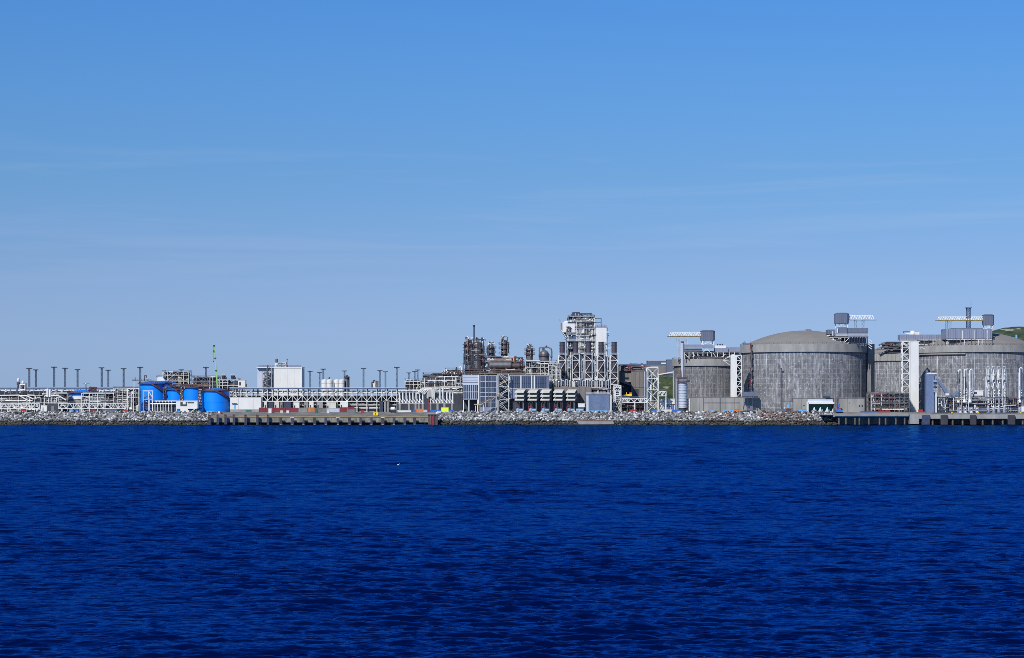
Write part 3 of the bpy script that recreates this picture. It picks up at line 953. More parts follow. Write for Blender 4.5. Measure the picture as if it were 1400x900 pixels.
# ---- the right-hand tank
F_T3 = Frame(1305)
t3 = concrete_tank(F_T3, 1331, 86, 474.4, 9.2, 453.5, 'grey concrete tank cut by the right edge, behind the loading arms', seams=(-20, 5))
FP3 = Frame(1271)
DP = 8
DW = 42
B('ledge', 'concrete', t3).lathe(1331, 0, [(86, 484.6), (88.6, 484.8), (88.6, 486.4), (86, 486.6)], 24, -68, -20)
def rim3(x): return 72.8 - math.sqrt(86.2 ** 2 - min(85.0, abs(x - 1347.9)) ** 2)
t = Thing(FP3, 'roof_platform', 'long blue-grey clad platform along the left rim of the rightmost tank', 'platform')
B('wind_wall', 'mid_cladding', t).box(1238.5, 1296, DW, DW + 16, 456.2, 463.4)
B('wind_wall', 'mid_cladding', t).box(1294, 1357, DP - 6, DP + 26, 449.6, 463)
B('wind_wall', 'grey_cladding', t).box(1303, 1345, DP - 5, DP + 20, 448.6, 449.5)
for x in np.arange(1297, 1357, 3.2): B('wall_rib', 'grey_cladding', t).bar((x, DP - 6.1, 449.7), (x, DP - 6.1, 462.9), .3)
for x in np.arange(1241, 1296, 3.2): B('wall_rib', 'grey_cladding', t).bar((x, DW - .1, 456.4), (x, DW - .1, 463.2), .3)
for x in (1316, 1333, 1350): B('post', 'white_steel', t).bar((x, DP - 6.6, 452), (x, DP - 6.6, 464), .8)
B('deck', 'steel_grey', t).box(1294, 1357, DP - 6, DP + 46, 463.6, 464.4); B('deck', 'steel_grey', t).box(1240, 1300, DW, DW + 16, 463.6, 464.4)
B('edge_beam', 'white_steel', t).bar((1294, DP - 6.6, 464), (1357, DP - 6.6, 464), .9).bar((1262, DP + 26, 464), (1294, DP + 26, 464), .8).bar((1238, DW - .5, 464), (1262, DW - .5, 464), .9)
for x in np.arange(1266, 1358, 4.6): B('post', rng.choice(['dark_steel', 'steel_grey', 'white_steel']), t).bar((x, rim3(x), 464), (x, rim3(x), 474.4), .8)
B('end_drum', 'dark_steel', t).drum((1356, DP, 465), (1361, DP, 465), 2.8, 14)
pipe_run(t, random.Random(9), 1294, 1356, 464.5, 473, DP - 6, DP + 4, 40, ['brown', 'steel_grey', 'white_steel', 'galvanised', 'dark_steel'], (.35, .8))
B('under_wall', 'dark_steel', t).box(1264, 1297, DW + 1, DW + 2, 464.4, 474)
pipe_run(t, random.Random(110), 1258, 1296, 464.6, 474, DW - 6, DW, 36, ['brown', 'steel_grey', 'white_steel', 'dark_steel'], (.35, .8))
pipe_run(t, random.Random(10), 1240, 1262, 464, 471, DW, DW + 10, 12, ['white_steel', 'galvanised', 'brown'], (.35, .7))
pipe_run(t, random.Random(12), 1360, 1384, 467, 474, DP - 2, DP + 6, 16, ['brown', 'dark_red', 'cream', 'galvanised'], (.3, .6))
t = Thing(FP3, 'vent_unit', 'rounded white vent unit with brown pipes on the rightmost tank platform', 'vent')
B('body', 'white_steel', t).ball((1257, DW + 6, 455), 4.6, 12, 7).box(1253, 1266, DW + 3, DW + 8, 452, 456.5)
pipe_run(t, random.Random(13), 1241, 1266, 451.5, 456.5, DW + 2, DW + 8, 9, ['brown', 'dark_red', 'white_steel'], (.35, .7))
crane_house(FP3, 1347, 1361.4, DP, DP + 13, 429.4, 444.2, (1285, 1347, 432.6, 437.2), 449.8, 'dark crane house with long white jib pointing left, above the rightmost tank', trestles=(1297, 1302), trestle_y=449.5)
t = Thing(FP3, 'antenna_mast', 'slim dark lattice antenna mast beside the crane on the rightmost tank', 'mast')
lattice(t, 1325, 1330, DP + 5, DP + 10, 421, 449, 9, .42, 'mast_steel', 'x')
B('head_frame', 'mast_steel', t).box(1323.6, 1331.6, DP + 4, DP + 11, 419.8, 420.8)
B('antenna', 'mast_steel', t).tube((1331, DP + 7, 420), (1331, DP + 7, 409.5), .22, 6)
# blue flag-like sign on the hill
F_H = Frame(1500)
t = Thing(F_H, 'blue_column', 'bright sky-blue upright column on the far right tank dome', 'column')
B('shaft', 'sky_blue', t).tube((1389.6, 0, 458.8), (1389.6, 0, 480), 1.4, 12); B('cap', 'sky_blue', t).lathe(1389.6, 0, [(.01, 457.8), (1.3, 458), (1.6, 458.8), (.01, 458.8)], 12)

# ---- stair tower between the tanks (white panel and lattice)
F_S = Frame(1262)
t = Thing(F_S, 'stair_tower', 'tall white lift shaft with lattice stair left of the rightmost tank', 'tower')
B('shaft', 'white_cladding', t).box(1244.6, 1256, 0, 9, 467.6, F_S.g)
B('shaft_cap', 'white_steel', t).box(1244, 1256.6, -.5, 9.5, 466.8, 467.5)
lattice(t, 1233.8, 1243.4, .5, 8.5, 467, F_S.g, 11, .85, 'white_steel', 'z')
for k in range(11):
    y = 467 + k * 8.7
    B('stair_flight', 'dark_steel', t).bar((1234.5, 4, y + 8), (1242.8, 4, y + .7), 1.6, .7)
    B('landing', 'steel_grey', t).box(1234, 1243, 2, 8, y + 8, y + 8.5)
B('bridge', 'white_steel', t).bar((1255, 2, 474), (1266, 6, 477), .7).bar((1255, 2, 479), (1262, 5, 475), .6)

# ---- tank behind, seen in the gap
F_T4 = Frame(1520)
t4 = concrete_tank(F_T4, 1231, 50, 485.4, 9.0, 469.5, 'half hidden concrete tank in the gap between the two biggest tanks', ribs=6)
t = Thing(Frame(1493), 'roof_pipework', 'dark tangle of pipes on the tank roof seen in the gap', 'pipework')
rg = random.Random(21)
for k in range(22):
    x = rg.uniform(1203, 1243); y = 477 - (x - 1203) * .07
    B('valve', rg.choice(['dark_steel', 'steel_grey', 'green', 'brown']), t).ball((x, rg.uniform(0, 12), y - rg.uniform(2, 7)), rg.uniform(.9, 1.8), 8, 5)
pipe_run(t, rg, 1202, 1243, 467.5, 478, -1, 12, 34, ['dark_steel', 'steel_grey', 'brown', 'lagging'], (.4, .8))
B('walkway', 'steel_grey', t).box(1200, 1243, -1, 10, 477.5, 478.2)

# ---- left concrete tank with silo in front
F_T1 = Frame(1330)
t1 = concrete_tank(F_T1, 966.5, 45.5, 491.6, 9.4, 480, 'smaller brownish concrete tank behind the slender silo', 'tank_concrete_warm', seams=(-8, 12))
FP1 = Frame(1310)
DP = 0
t = Thing(FP1, 'roof_platform', 'blue-grey clad platform with white pipes on the smaller concrete tank', 'platform')
B('wind_wall', 'mid_cladding', t).box(935.5, 975, DP, DP + 20, 471.2, 475.8)
B('wind_wall', 'grey_cladding', t).box(935.5, 960, DP + 1, DP + 20, 476.6, 480.6)
B('deck', 'steel_grey', t).box(934, 1010, DP, DP + 24, 481.4, 482.2)
B('edge_beam', 'white_steel', t).bar((935, DP - .5, 476.1), (961, DP - .5, 476.1), .6)
B('wind_wall', 'mid_cladding', t).box(978, 996, DP + 2, DP + 20, 476, 482)
B('wind_wall', 'mid_cladding', t).box(995, 1013, DP + 4, DP + 20, 474.8, 481)
B('gantry', 'mid_cladding', t).box(1000, 1015, DP + 5, DP + 12, 480, 485)
for x in (936, 942, 948, 954, 961, 967, 973, 981, 989, 997, 1004): B('post', 'white_steel', t).bar((x, DP, 482), (x, DP, 491.5), .9)
for a, b in (((946, 482), (953, 490)), ((961, 482), (966, 477)), ((966, 477), (972, 483)), ((975, 483), (980, 490)), ((985, 490), (992, 484)), ((936, 484), (941, 489))):
    B('brace', 'white_steel', t).bar((a[0], DP - .4, a[1]), (b[0], DP - .4, b[1]), .7)
pipe_run(t, random.Random(31), 936, 1004, 482.5, 491, DP - 1, DP + 8, 46, ['white_steel', 'brown', 'steel_grey', 'galvanised', 'dark_steel'], (.35, .75))
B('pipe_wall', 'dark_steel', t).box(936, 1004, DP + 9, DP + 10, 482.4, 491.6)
t = Thing(FP1, 'machine_house', 'low white house with three dark roof vents on the smaller tank', 'machine house')
B('body', 'white_cladding', t).box(977.4, 993, DP + 4, DP + 16, 472.4, 476.2)
for x in (982, 985.4, 988.6): B('roof_vent', 'dark_steel', t).lathe(x, DP + 9, [(.01, 469.9), (1.1, 470.2), (1.1, 471.2), (.7, 471.4), (.7, 472.4)], 8)
crane_house(FP1, 958.8, 978, DP + 2, DP + 18, 451.2, 465.4, (916, 959, 454.6, 459.2), 471.4, 'dark crane house with white and yellow jib pointing left, above the smaller tank', trestles=(), trestle_y=470)
t = Thing(FP1, 'jib_tower', 'pale lattice tower under the left jib, behind the slender stack', 'lattice tower')
lattice(t, 926.5, 931, DP + 8, DP + 14, 461.4, 491, 8, .38, 'pale_cladding', 'x')
lattice(t, 936.5, 940.5, DP + 8, DP + 14, 461.4, 472, 3, .36, 'pale_cladding', 'x')

# lift shaft and lattice stair between the smaller and the biggest tank
F_L = Frame(1285)
t = Thing(F_L, 'stair_tower', 'narrow white lift shaft with zigzag lattice stair left of the biggest tank', 'tower')
B('shaft', 'white_cladding', t).box(998.6, 1005.4, -6, 2, 486.2, F_L.g)
B('shaft_cap', 'white_steel', t).lathe(1002, -2, [(.01, 484.6), (2.6, 485.2), (3.6, 486.4), (3.6, 486.9), (.01, 486.9)], 12)
lattice(t, 1006.4, 1013.4, -5, 1, 486, 543, 8, .8, 'white_steel', 'z')
for k in range(8): B('stair_flight', 'dark_steel', t).bar((1006.8, -2, 486 + k * 7.1 + 6.6), (1013, -2, 486 + k * 7.1 + .6), 1.5, .6)
for a, b in (((989, 492), (998, 487)), ((988, 493), (998, 494)), ((990, 494), (997, 499))): B('stay', 'white_steel', t).bar((a[0], -4, a[1]), (b[0], -4, b[1]), .7)
B('lower_wall', 'dark_steel', t).box(1006.5, 1013.5, 2, 3, 487, F_L.g)

# slender stack on silo
F_C = Frame(1245)
t = Thing(F_C, 'silo_stack', 'banded silver silo topped by a slender grey stack before the smaller tank', 'silo')
sh = B('silo', 'pale_cladding', t).lathe(933.4, 0, [(.01, 523.4), (6.4, 523.4), (6.4, 558), (.01, 558)], 24)
for k in range(9): B('band', 'galvanised', sh).lathe(933.4, 0, [(6.4, 526 + k * 3.7), (6.75, 526.1 + k * 3.7), (6.75, 526.9 + k * 3.7), (6.4, 527 + k * 3.7)], 24)
B('skirt', 'dark_steel', t).lathe(933.4, 0, [(5.6, 558), (5.6, F_C.g + .3)], 20)
B('head_box', 'brown', t).box(926.6, 939, -6, 6, 516, 518.2)
B('head_box', 'mid_cladding', t).box(927.6, 938.6, -5.5, 5.5, 518.2, 523)
B('platform', 'dark_red', t).lathe(933.4, 0, [(6.4, 521.6), (9.4, 521.6), (9.4, 522.3), (6.4, 522.3), (6.4, 521.6)], 16)
B('handrail', 'rust', t).rail([(933.4 + 9.2 * math.sin(R(a)), -9.2 * math.cos(R(a)), 521.6) for a in range(-120, 121, 30)], 2.2, .25, 5)
B('stack', 'pale_cladding', t).tube((932.9, 0, 516), (932.9, 0, 468), 1.75, 14)
B('stack_rim', 'dark_steel', t).lathe(932.9, 0, [(1.2, 467), (2.4, 467), (2.4, 468.3), (1.9, 468.6), (1.2, 468.6)], 14)
ladder(t, 935.2, -.6, 470, 516, 'steel_grey', .5)
B('side_pipe', 'rust', t).path([(926, -4, 558), (926, -4, 524), (930, -4, 514), (930, -3, 505)], .5)
B('side_pipe', 'pale_cladding', t).path([(924.4, -2, F_C.g), (924.4, -2, 519)], .55)
B('side_panel', 'white_cladding', t).box(940.4, 943.6, 1, 6, 545, F_C.g)

# white plant rooms with blue doors
for x0, x1, lab, dx in ((902.2, 913, 'tall pale plant room with one round vent, left of the silo', (910, 914)), (913.6, 923, 'white plant room with two blue doors hard by the silo', (915.6, 919))):
    t = house(F_C, x0, x1, 6, 16, 546, F_C.g, lab, 'white_cladding', 'plant_room')
    B('vent', 'dark_steel', t).tube((x0 + 5.6, 6.1, 548.6), (x0 + 5.6, 5.6, 548.6), .8, 10)
    if dx[0] > 912:
        for a in (914.6, 919.6): B('door', 'container_blue', t).box(a, a + 2.2, 5.6, 6, 554, F_C.g)
        B('lintel_beam', 'brown', t).box(912.6, 923, 5.2, 6, 552.6, 553.2)
    else:
        B('door', 'container_blue', t).box(910.6, 912.6, 5.6, 6, 554, F_C.g)
container(F_C, 904.4, 917.2, -12, 560, F_C.g + .4, 'flat cream container on the rocks below the plant rooms', 'cream')
container(F_C, 918.6, 929.4, -10, 560.4, F_C.g + .4, 'flat navy blue container next to the cream one', 'container_blue')

# bund walls
F_W = Frame(1238)
def bund(x0, x1, yt, label, d=0, m='pale_concrete', slots=()):
    t = Thing(F_W, 'bund_wall', label, 'wall')
    n = max(1, round((x1 - x0) / 12.0)); s = (x1 - x0) / n
    for i in range(n):
        B('panel', m, t).box(x0 + i * s + .12, x0 + (i + 1) * s - .12, d, d + 3, yt, F_W.g + .3)
    B('coping', m, t).box(x0 - .3, x1 + .3, d - .5, d + 3.4, yt - .9, yt - .05)
    B('backing', 'concrete', t).box(x0 + .2, x1 - .2, d + 1, d + 2.6, yt + .3, F_W.g + .2)
    for a, b, c, e in slots: B('slot', 'dark_steel', t).box(a, b, d - .2, d + .3, c, e)
    return t
bund(944, 1040.4, 543.6, 'long concrete bund wall below the smaller and biggest tanks', slots=((961, 961.8, 543.6, 563), (984, 985, 543.6, 563), (963, 1012, 550.6, 551.4)))
bund(1084.5, 1141, 544.8, 'concrete bund wall behind the pump shelter', slots=((1098, 1100, 554, 555),))
bund(1147, 1182, 544.8, 'concrete bund wall right of the pump shelter under the tank buttress', slots=((1161, 1162.4, 550.6, 551.6), (1174, 1176, 554, 556.4), (1178, 1180, 554, 556.4)))

# dark platforms hung on the big tank
F_P = Frame(1230)
t = Thing(F_P, 'access_platform', 'dark boxed platform at the foot of the red ladder', 'platform')
B('box', 'grey_cladding', t).box(1015, 1035.6, 2, 9, 535.8, 541.8); B('box', 'dark_steel', t).box(1031.6, 1036.6, 1, 9, 541.8, 545)
B('deck', 'dark_steel', t).box(1014.6, 1036, 1.6, 9.4, 541.9, 542.5); B('post', 'dark_steel', t).bar((1022, 3, 542), (1022, 3, F_P.g), .7); B('post', 'dark_steel', t).bar((1029, 3, 542), (1029, 3, F_P.g), .7)
t = Thing(F_P, 'roof_plant', 'small dark machine box on the wall above the pump shelter', 'machine box')
B('body', 'grey_cladding', t).box(1128.4, 1136.4, 8, 12, 539, 542); B('base', 'dark_steel', t).box(1127, 1136, 7, 12, 542, 544.2)

# pump shelter: pale roof, open front, slanted braces
t = Thing(F_P, 'pump_shelter', 'open shelter with pale sloping roof and slanted white braces', 'shelter')
B('roof', 'white_cladding', t).xprism([(0, 552.6), (0, 550.6), (6, 549), (6, 551)], 1104.6, 1140.6)
B('upper_roof', 'pale_cladding', t).xprism([(6, 549), (6, 546.4), (12, 545.6), (12, 549)], 1105.4, 1139.6)
B('back_wall', 'green', t).box(1105.6, 1139.6, 10, 11, 549, F_P.g)
B('side_wall', 'white_cladding', t).box(1103.8, 1105.4, 0, 11, 549.6, F_P.g); B('side_wall', 'dark_steel', t).box(1139.6, 1140.8, 1, 11, 544.6, F_P.g)
for x in (1110, 1118.4, 1128, 1136.6): B('brace', 'white_steel', t).prism([(x, 564), (x + 3.2, 557), (x + 4.2, 557), (x + 4, 564)], 2, 3)
for x in (1114, 1123, 1132): B('pump', 'pump_blue', t).drum((x - 1.4, 5, 561.5), (x + 2.4, 5, 561.5), 1.6, 10)
B('floor_beam', 'dark_steel', t).box(1105, 1139.6, -.2, 2, 563.4, 564.6)
t = Thing(F_P, 'hydraulic_stand', 'red and blue hydraulic stand to the right of the pump shelter', 'machine')
B('mast', 'dark_red', t).box(1144.4, 1145.8, 2, 3.4, 544.6, 560); B('arm', 'dark_red', t).bar((1144, 2, 556), (1150, 2, 559.4), 1.2); B('tank', 'container_blue', t).lathe(1147, 3, [(.01, 552), (1.4, 552.6), (1.4, 556.4), (.01, 557)], 10); B('base', 'container_blue', t).box(1143.4, 1152, 0, 6, 560.6, F_P.g)
B('hose_reel', 'steel_grey', t).tube((1149, 1, 562), (1149, 5, 562), 1.8, 12)

# small goods along the tank front
for k, (x0, x1, yt, m, lab) in enumerate((
    (972, 975.6, 559.6, 'sky_blue', 'leftmost light blue cabinet in front of the long bund wall'),
    (989.6, 992.6, 559.8, 'sky_blue', 'light blue cabinet midway along the long bund wall'),
    (998, 1001.8, 559.8, 'sky_blue', 'light blue cabinet beside the orange container'),
    (1003.6, 1012, 559.6, 'orange', 'orange container at the foot of the long bund wall'),
    (1092, 1096.4, 559.6, 'sky_blue', 'light blue tall bin, left one of the pair by the pump shelter'),
    (1097.6, 1102.6, 559.6, 'sky_blue', 'light blue tall bin, right one of the pair by the pump shelter'),
    (1060.6, 1074, 559.4, 'grey_cladding', 'long dark grey skip on the rocks below the biggest tank'),
    (1075.6, 1082, 559.6, 'asphalt', 'black skip beside the steel gate frame below the biggest tank'),
    (1177, 1199, 562.6, 'container_blue', 'long low bright blue container on the jetty root'),
    (1201.6, 1208, 561.6, 'red', 'left of two bright red boxes on the jetty below the gap'),
    (1210.4, 1217, 561.4, 'red', 'right of two bright red boxes on the jetty below the gap'),
    (1256.4, 1261.6, 560, 'red', 'red cabinet between the white shaft and the blue tower'))):
    container(Frame(1224), x0, x1, 0, yt, Frame(1224).g + .3, lab, m, 'cabinet' if x1 - x0 < 6 else 'container', 'cabinet' if x1 - x0 < 6 else 'container', deep=4)
t = Thing(F_P, 'gate_frame', 'dark steel gate frame with blue box before the biggest tank', 'frame')
for x in (1070.6, 1084): B('post', 'dark_steel', t).bar((x, 0, 544), (x, 0, F_P.g), .9)
B('beam', 'dark_steel', t).bar((1070, 0, 548.6), (1085, 0, 548.6), .8); B('box', 'sky_blue', t).box(1076, 1079, -1, 2, 553, 558); B('shelf', 'rust', t).box(1074, 1083, -1, 2, 558.2, 559)
t = Thing(F_P, 'excavator', 'dark excavator parked at the left foot of the biggest tank', 'excavator')
B('tracks', 'black', t).box(1017, 1030, -1, 4, 561.4, F_P.g + .4); B('cab', 'grey_cladding', t).box(1022, 1029, -1, 4, 555, 561.4); B('boom', 'dark_steel', t).bar((1023, 1, 557), (1018, 1, 552), 1.3); B('arm', 'dark_steel', t).bar((1018, 1, 552), (1016.4, 1, 560), 1.0); B('window', 'glass', t).box(1022.6, 1025.4, -1.2, -1, 555.6, 558.4); B('counterweight', 'dark_steel', t).box(1029, 1034, -.6, 3.6, 557, 561)

# process pipework in the gap below tank four
module(Frame(1250), 1190, 1243, 0, 30, [538, 544, 551, 557], 'brown and white valve rack in the gap between the biggest tanks', 77, bay=7, dens=3.2, frame='steel_grey', kit=('brown', 'dark_red', 'galvanised', 'white_steel', 'dark_steel'), pipes=('brown', 'dark_red', 'white_steel', 'galvanised', 'dark_steel'))
t = Thing(Frame(1235), 'light_post', 'tall thin white post in front of the gap valve rack', 'post')
B('shaft', 'white_steel', t).tube((1192, 0, 543), (1192, 0, 563.6), .45, 8); B('lamp', 'white_steel', t).box(1191, 1193.4, -.6, .6, 542.2, 543)

# ---- blue gangway tower on the jetty
F_J = Frame(1212)
t = Thing(F_J, 'gangway_tower', 'blue clad gangway tower with folded diagonal gangway on the jetty', 'tower')
B('tower', 'blue_cladding', t).box(1266.4, 1277.2, 0, 11, 511.6, 564.4)
B('tower_side', 'mid_cladding', t).box(1277.2, 1281.4, 2, 10, 514, 564.4)
B('tower_top', 'white_cladding', t).prism([(1267, 511.6), (1269, 509.6), (1280.4, 509.8), (1281, 511.6)], .5, 10.5)
B('top_box', 'grey_cladding', t).box(1266.6, 1269, 2, 6, 505.6, 509.6); B('top_vent', 'brown', t).box(1275, 1279, 3, 6, 507.4, 509.8)
B('gangway', 'blue_cladding', t).prism([(1279.4, 518.6), (1282, 517.4), (1297, 538.4), (1293.4, 540.4)], -3, 1)
B('gangway_end', 'white_steel', t).box(1292, 1297, -3.4, 1.4, 538, 540.6)
B('second_gangway', 'blue_cladding', t).prism([(1297.4, 540.6), (1309, 535.2), (1309, 540.8)], -3, 1)
B('post', 'white_steel', t).bar((1279.4, -1, 535), (1279.4, -1, 564.4), 1.6)
for y in (520, 526, 531, 534): B('bracket', 'galvanised', t).box(1276, 1281.6, -2, 1.2, y, y + 2.6)
B('pulley', 'dark_steel', t).tube((1278, -2.6, 529), (1278, -1, 529), 2.0, 12)
B('lower_frame', 'dark_steel', t).box(1283, 1296.4, 0, 8, 543, 564)
pipe_run(t, random.Random(41), 1282.6, 1297, 542, 564, -1.2, -.1, 26, ['white_steel', 'galvanised', 'steel_grey', 'dark_steel'], (.3, .5))

# ---- marine loading arms
WHs = 'white_steel'
def loading_arm(x, yt, label, kind, group):
    t = Thing(F_J, 'loading_arm', label, 'loading arm', group)
    if kind == 'single':
        B('riser', 'white_steel', t).tube((x, 0, 550), (x, 0, yt + 1.5), 1.0, 10)
        B('base_cone', 'white_steel', t).lathe(x, 0, [(1.0, 546), (2.4, 549), (2.6, 550.4), (.6, 550.4)], 10)
        B('swivel', 'white_steel', t).path([(x, 0, yt + 2), (x + .8, 0, yt + .2), (x + 2.4, 0, yt), (x + 3.4, 0, yt + 1.4)], .7, 8)
        B('down_arm', 'galvanised', t).tube((x + 3.5, 0, yt + 1.4), (x + 3.5, 0, 541), .55, 8)
        B('cable', 'dark_steel', t).bar((x + 1.9, .5, yt + 2), (x + 1.9, .5, 544), .3)
        for y in (534, 537.5, 541): B('joint', 'galvanised', t).ball((x + 3 - (541 - y) * .1, -.4, y), 1.2, 8, 5)
    else:
        B('riser', 'white_steel', t).tube((x, 0, 562), (x, 0, yt + 4), .95, 10)
        B('swivel', 'galvanised', t).path([(x, 0, yt + 4), (x - 2.2, -.5, yt + 2.4), (x - 1.6, -.5, yt + .3), (x + 1.2, -.5, yt), (x + 2, -.5, yt + 2.4), (x, 0, yt + 5)], .55, 7)
        B('outer_arm', 'white_steel', t).path([(x - 2.8, -1, yt + 3), (x - 1.6, -1, yt + 16), (x - 3, -1, yt + 28)], .6, 7)
        B('inner_arm', 'galvanised', t).path([(x + 2, -1, yt + 3), (x + 3.2, -1, yt + 15), (x + 1, -1, yt + 34)], .5, 7)
        B('counterweight', 'white_steel', t).box(x - 2.6, x - .6, -2, .4, yt + 26, yt + 30)
        B('sheave', 'dark_steel', t).tube((x + .2, -1.4, yt + 20), (x + .2, -.4, yt + 20), 2.0, 12)
        B('strut', 'white_steel', t).bar((x - 2, -.6, yt + 14), (x + 2.6, -.6, yt + 24), .6)
        B('strut', 'galvanised', t).bar((x + 2.6, -.6, yt + 8), (x - 2.2, -.6, yt + 20), .5)
        for y in (yt + 12, yt + 22, yt + 33, yt + 37): B('joint', 'galvanised', t).ball((x + .8, -1.2, y), 1.35, 8, 5)
    pipe_run(t, random.Random(int(x)), x - 3.4, x + 4, yt + 2, 562, -1.6, 1.0, 9 if kind == 'single' else 12, [WHs, 'galvanised', 'dark_steel', 'mid_cladding'], (.22, .4), .75)
    B('pedestal', 'mid_cladding', t).lathe(x, 0, [(.01, 557), (1.7, 557), (2.4, 558), (2.4, 564.4), (.01, 564.4)], 10)
for i, x in enumerate((1310.6, 1318.4, 1326)):
    loading_arm(x, 505.2, ['left', 'middle', 'right'][i] + ' one of three plain white loading arms beside the blue tower', 'single', 'plain loading arms on the jetty')
for i, x in enumerate((1351, 1358.4, 1365.6, 1373)):
    loading_arm(x, 501.4, ['leftmost', 'second', 'third', 'rightmost'][i] + ' of the four jointed white loading arms clustered on the jetty', 'double', 'jointed loading arms on the jetty')
loading_arm(1394, 503, 'lone white loading arm at the right edge of the jetty', 'single', None)
t = module(F_J, 1283, 1400, 3, 16, [545, 553.5], 'low jetty pipe deck behind the loading arms', 88, name='jetty_pipe_deck', bay=9, dens=2.6, kit=('dark_steel', 'brown', 'steel_grey', 'mid_cladding'), pipes=('brown', 'steel_grey', 'dark_steel', 'galvanised', 'mid_cladding'), frame='steel_grey')
t = Thing(F_J, 'jetty_pipework', 'tangle of white and steel pipes with valves around the loading arm feet', 'pipework')
rg = random.Random(188)
pipe_run(t, rg, 1298, 1400, 541, 564, -1.5, 2.5, 70, ['white_steel', 'galvanised', 'dark_steel', 'brown', 'mid_cladding', 'white_steel'], (.25, .55), .6)
for k in range(30): B('valve', rg.choice(['white_steel', 'galvanised', 'dark_red', 'mid_cladding']), t).ball((rg.uniform(1299, 1400), -2, rg.uniform(542, 562)), rg.uniform(.6, 1.2), 8, 5)
t = Thing(F_J, 'jetty_cabin', 'white control cabin between the two sets of loading arms', 'cabin')
B('body', 'white_cladding', t).box(1331, 1345.4, 6, 14, 534.6, 541); B('roof', 'white_cladding', t).box(1330.4, 1346, 5.5, 14.5, 533.8, 534.5); B('leg', 'dark_steel', t).box(1332, 1333, 7, 8, 541, 564.4); B('leg', 'dark_steel', t).box(1343, 1344, 7, 8, 541, 564.4); B('window', 'glass', t).box(1333, 1337, 5.8, 6, 536, 539)
t = Thing(F_J, 'jetty_cabinet', 'small white cabinet by the lone arm at the right edge', 'cabinet')
B('body', 'white_cladding', t).box(1396, 1404, -2, 2, 556, 563); B('lid', 'white_cladding', t).box(1395.5, 1404.5, -2.4, 2.4, 555.2, 555.9)
for i, x in enumerate((1312, 1319, 1327, 1335)):
    t = Thing(F_J, 'valve_box', ['leftmost', 'second', 'third', 'rightmost'][i] + ' blue-grey valve box at the foot of the plain loading arms', 'valve box', 'valve boxes on the jetty')
    B('body', 'mid_cladding', t).box(x - 2.4, x + 2.4, -3, 1, 557, 563.4); B('valve', 'white_steel', t).ball((x, -3.4, 558.8), 1.0, 8, 5); B('foot', 'white_steel', t).prism([(x - 2, 564.6), (x - .6, 562), (x + .6, 562), (x + 2, 564.6)], -4, -3.2)

# ---- jetty deck, beams, piles, fenders
F_Q = Frame(1200)
t = Thing(F_Q, 'jetty', 'concrete loading jetty on piles below the rightmost tank', 'jetty')
B('deck', 'pale_concrete', t).box(1256, 1420, 0, 46, 566.4, 567.2)
B('edge_beam', 'pale_concrete', t).box(1256, 1420, -.6, 3, 567.2, 572.6)
B('deck', 'pale_concrete', t).box(1124, 1256, 4, 40, 567, 567.8)
B('edge_beam', 'pale_concrete', t).box(1140, 1243, 3.6, 6, 567.8, 570.2)
B('pier_head', 'pale_concrete', t).box(1244, 1256.4, -.4, 10, 566.2, 579.6)
for x in (1148, 1157.5, 1170, 1176, 1189, 1203.6, 1212, 1226, 1238): B('pile', 'pile', t).tube((x, 6, 569), (x, 6, 583), 1.2, 10)
for x in np.arange(1262, 1420, 13.7):
    B('pile', 'pile', t).tube((x, 3, 572), (x, 3, 583), 1.35, 10); B('pile', 'pile', t).tube((x + 5, 20, 572), (x + 5, 20, 583), 1.35, 10)
B('shore_wall', 'concrete', t).box(1120, 1420, 34, 38, 568, 583)
B('kerb', 'pale_concrete', t).box(1140, 1420, -.3, .6, 565.7, 566.4)
B('edge_rail', 'steel_grey', t).rail([(1258, 1, 566.4), (1420, 1, 566.4)], 2.2, .2, 5)
for i, (x0, x1) in enumerate(((1260, 1270.6), (1285.4, 1295), (1325.4, 1334), (1377, 1387))):
    t = Thing(F_Q, 'fender', ['leftmost dark blue', 'second dark', 'third dark', 'rightmost dark'][i] + ' square fender panel hanging on the loading jetty', 'fender', 'fenders on the loading jetty')
    B('panel', 'rubber' if i else 'fender_blue', t).box(x0, x1, -3.4, -2.2, 567.6, 580.6)
    B('rubber_cone', 'black', t).tube(((x0 + x1) / 2, -2.2, 572), ((x0 + x1) / 2, -.5, 572), 2.4, 12)
    B('frame', 'fender_blue', t).box(x0 - .5, x1 + .5, -2.9, -2.4, 573.4, 574.6)
for i, x in enumerate((1302, 1338, 1396)):
    t = Thing(F_Q, 'bollard', ['left', 'middle', 'right'][i] + ' yellow mooring bollard on the loading jetty edge', 'bollard', 'bollards on the loading jetty')
    B('stem', 'yellow', t).lathe(x, 2, [(.01, 563.6), (1.4, 563.9), (1.4, 564.6), (.8, 565), (.9, 566.5)], 10); B('base', 'yellow', t).lathe(x, 2, [(.01, 566), (1.8, 566.1), (1.8, 566.6)], 10)
# ================================================================ the process plant (middle)
WH, GA, BR, DK, LG = 'white_steel', 'galvanised', 'brown', 'dark_steel', 'lagging'
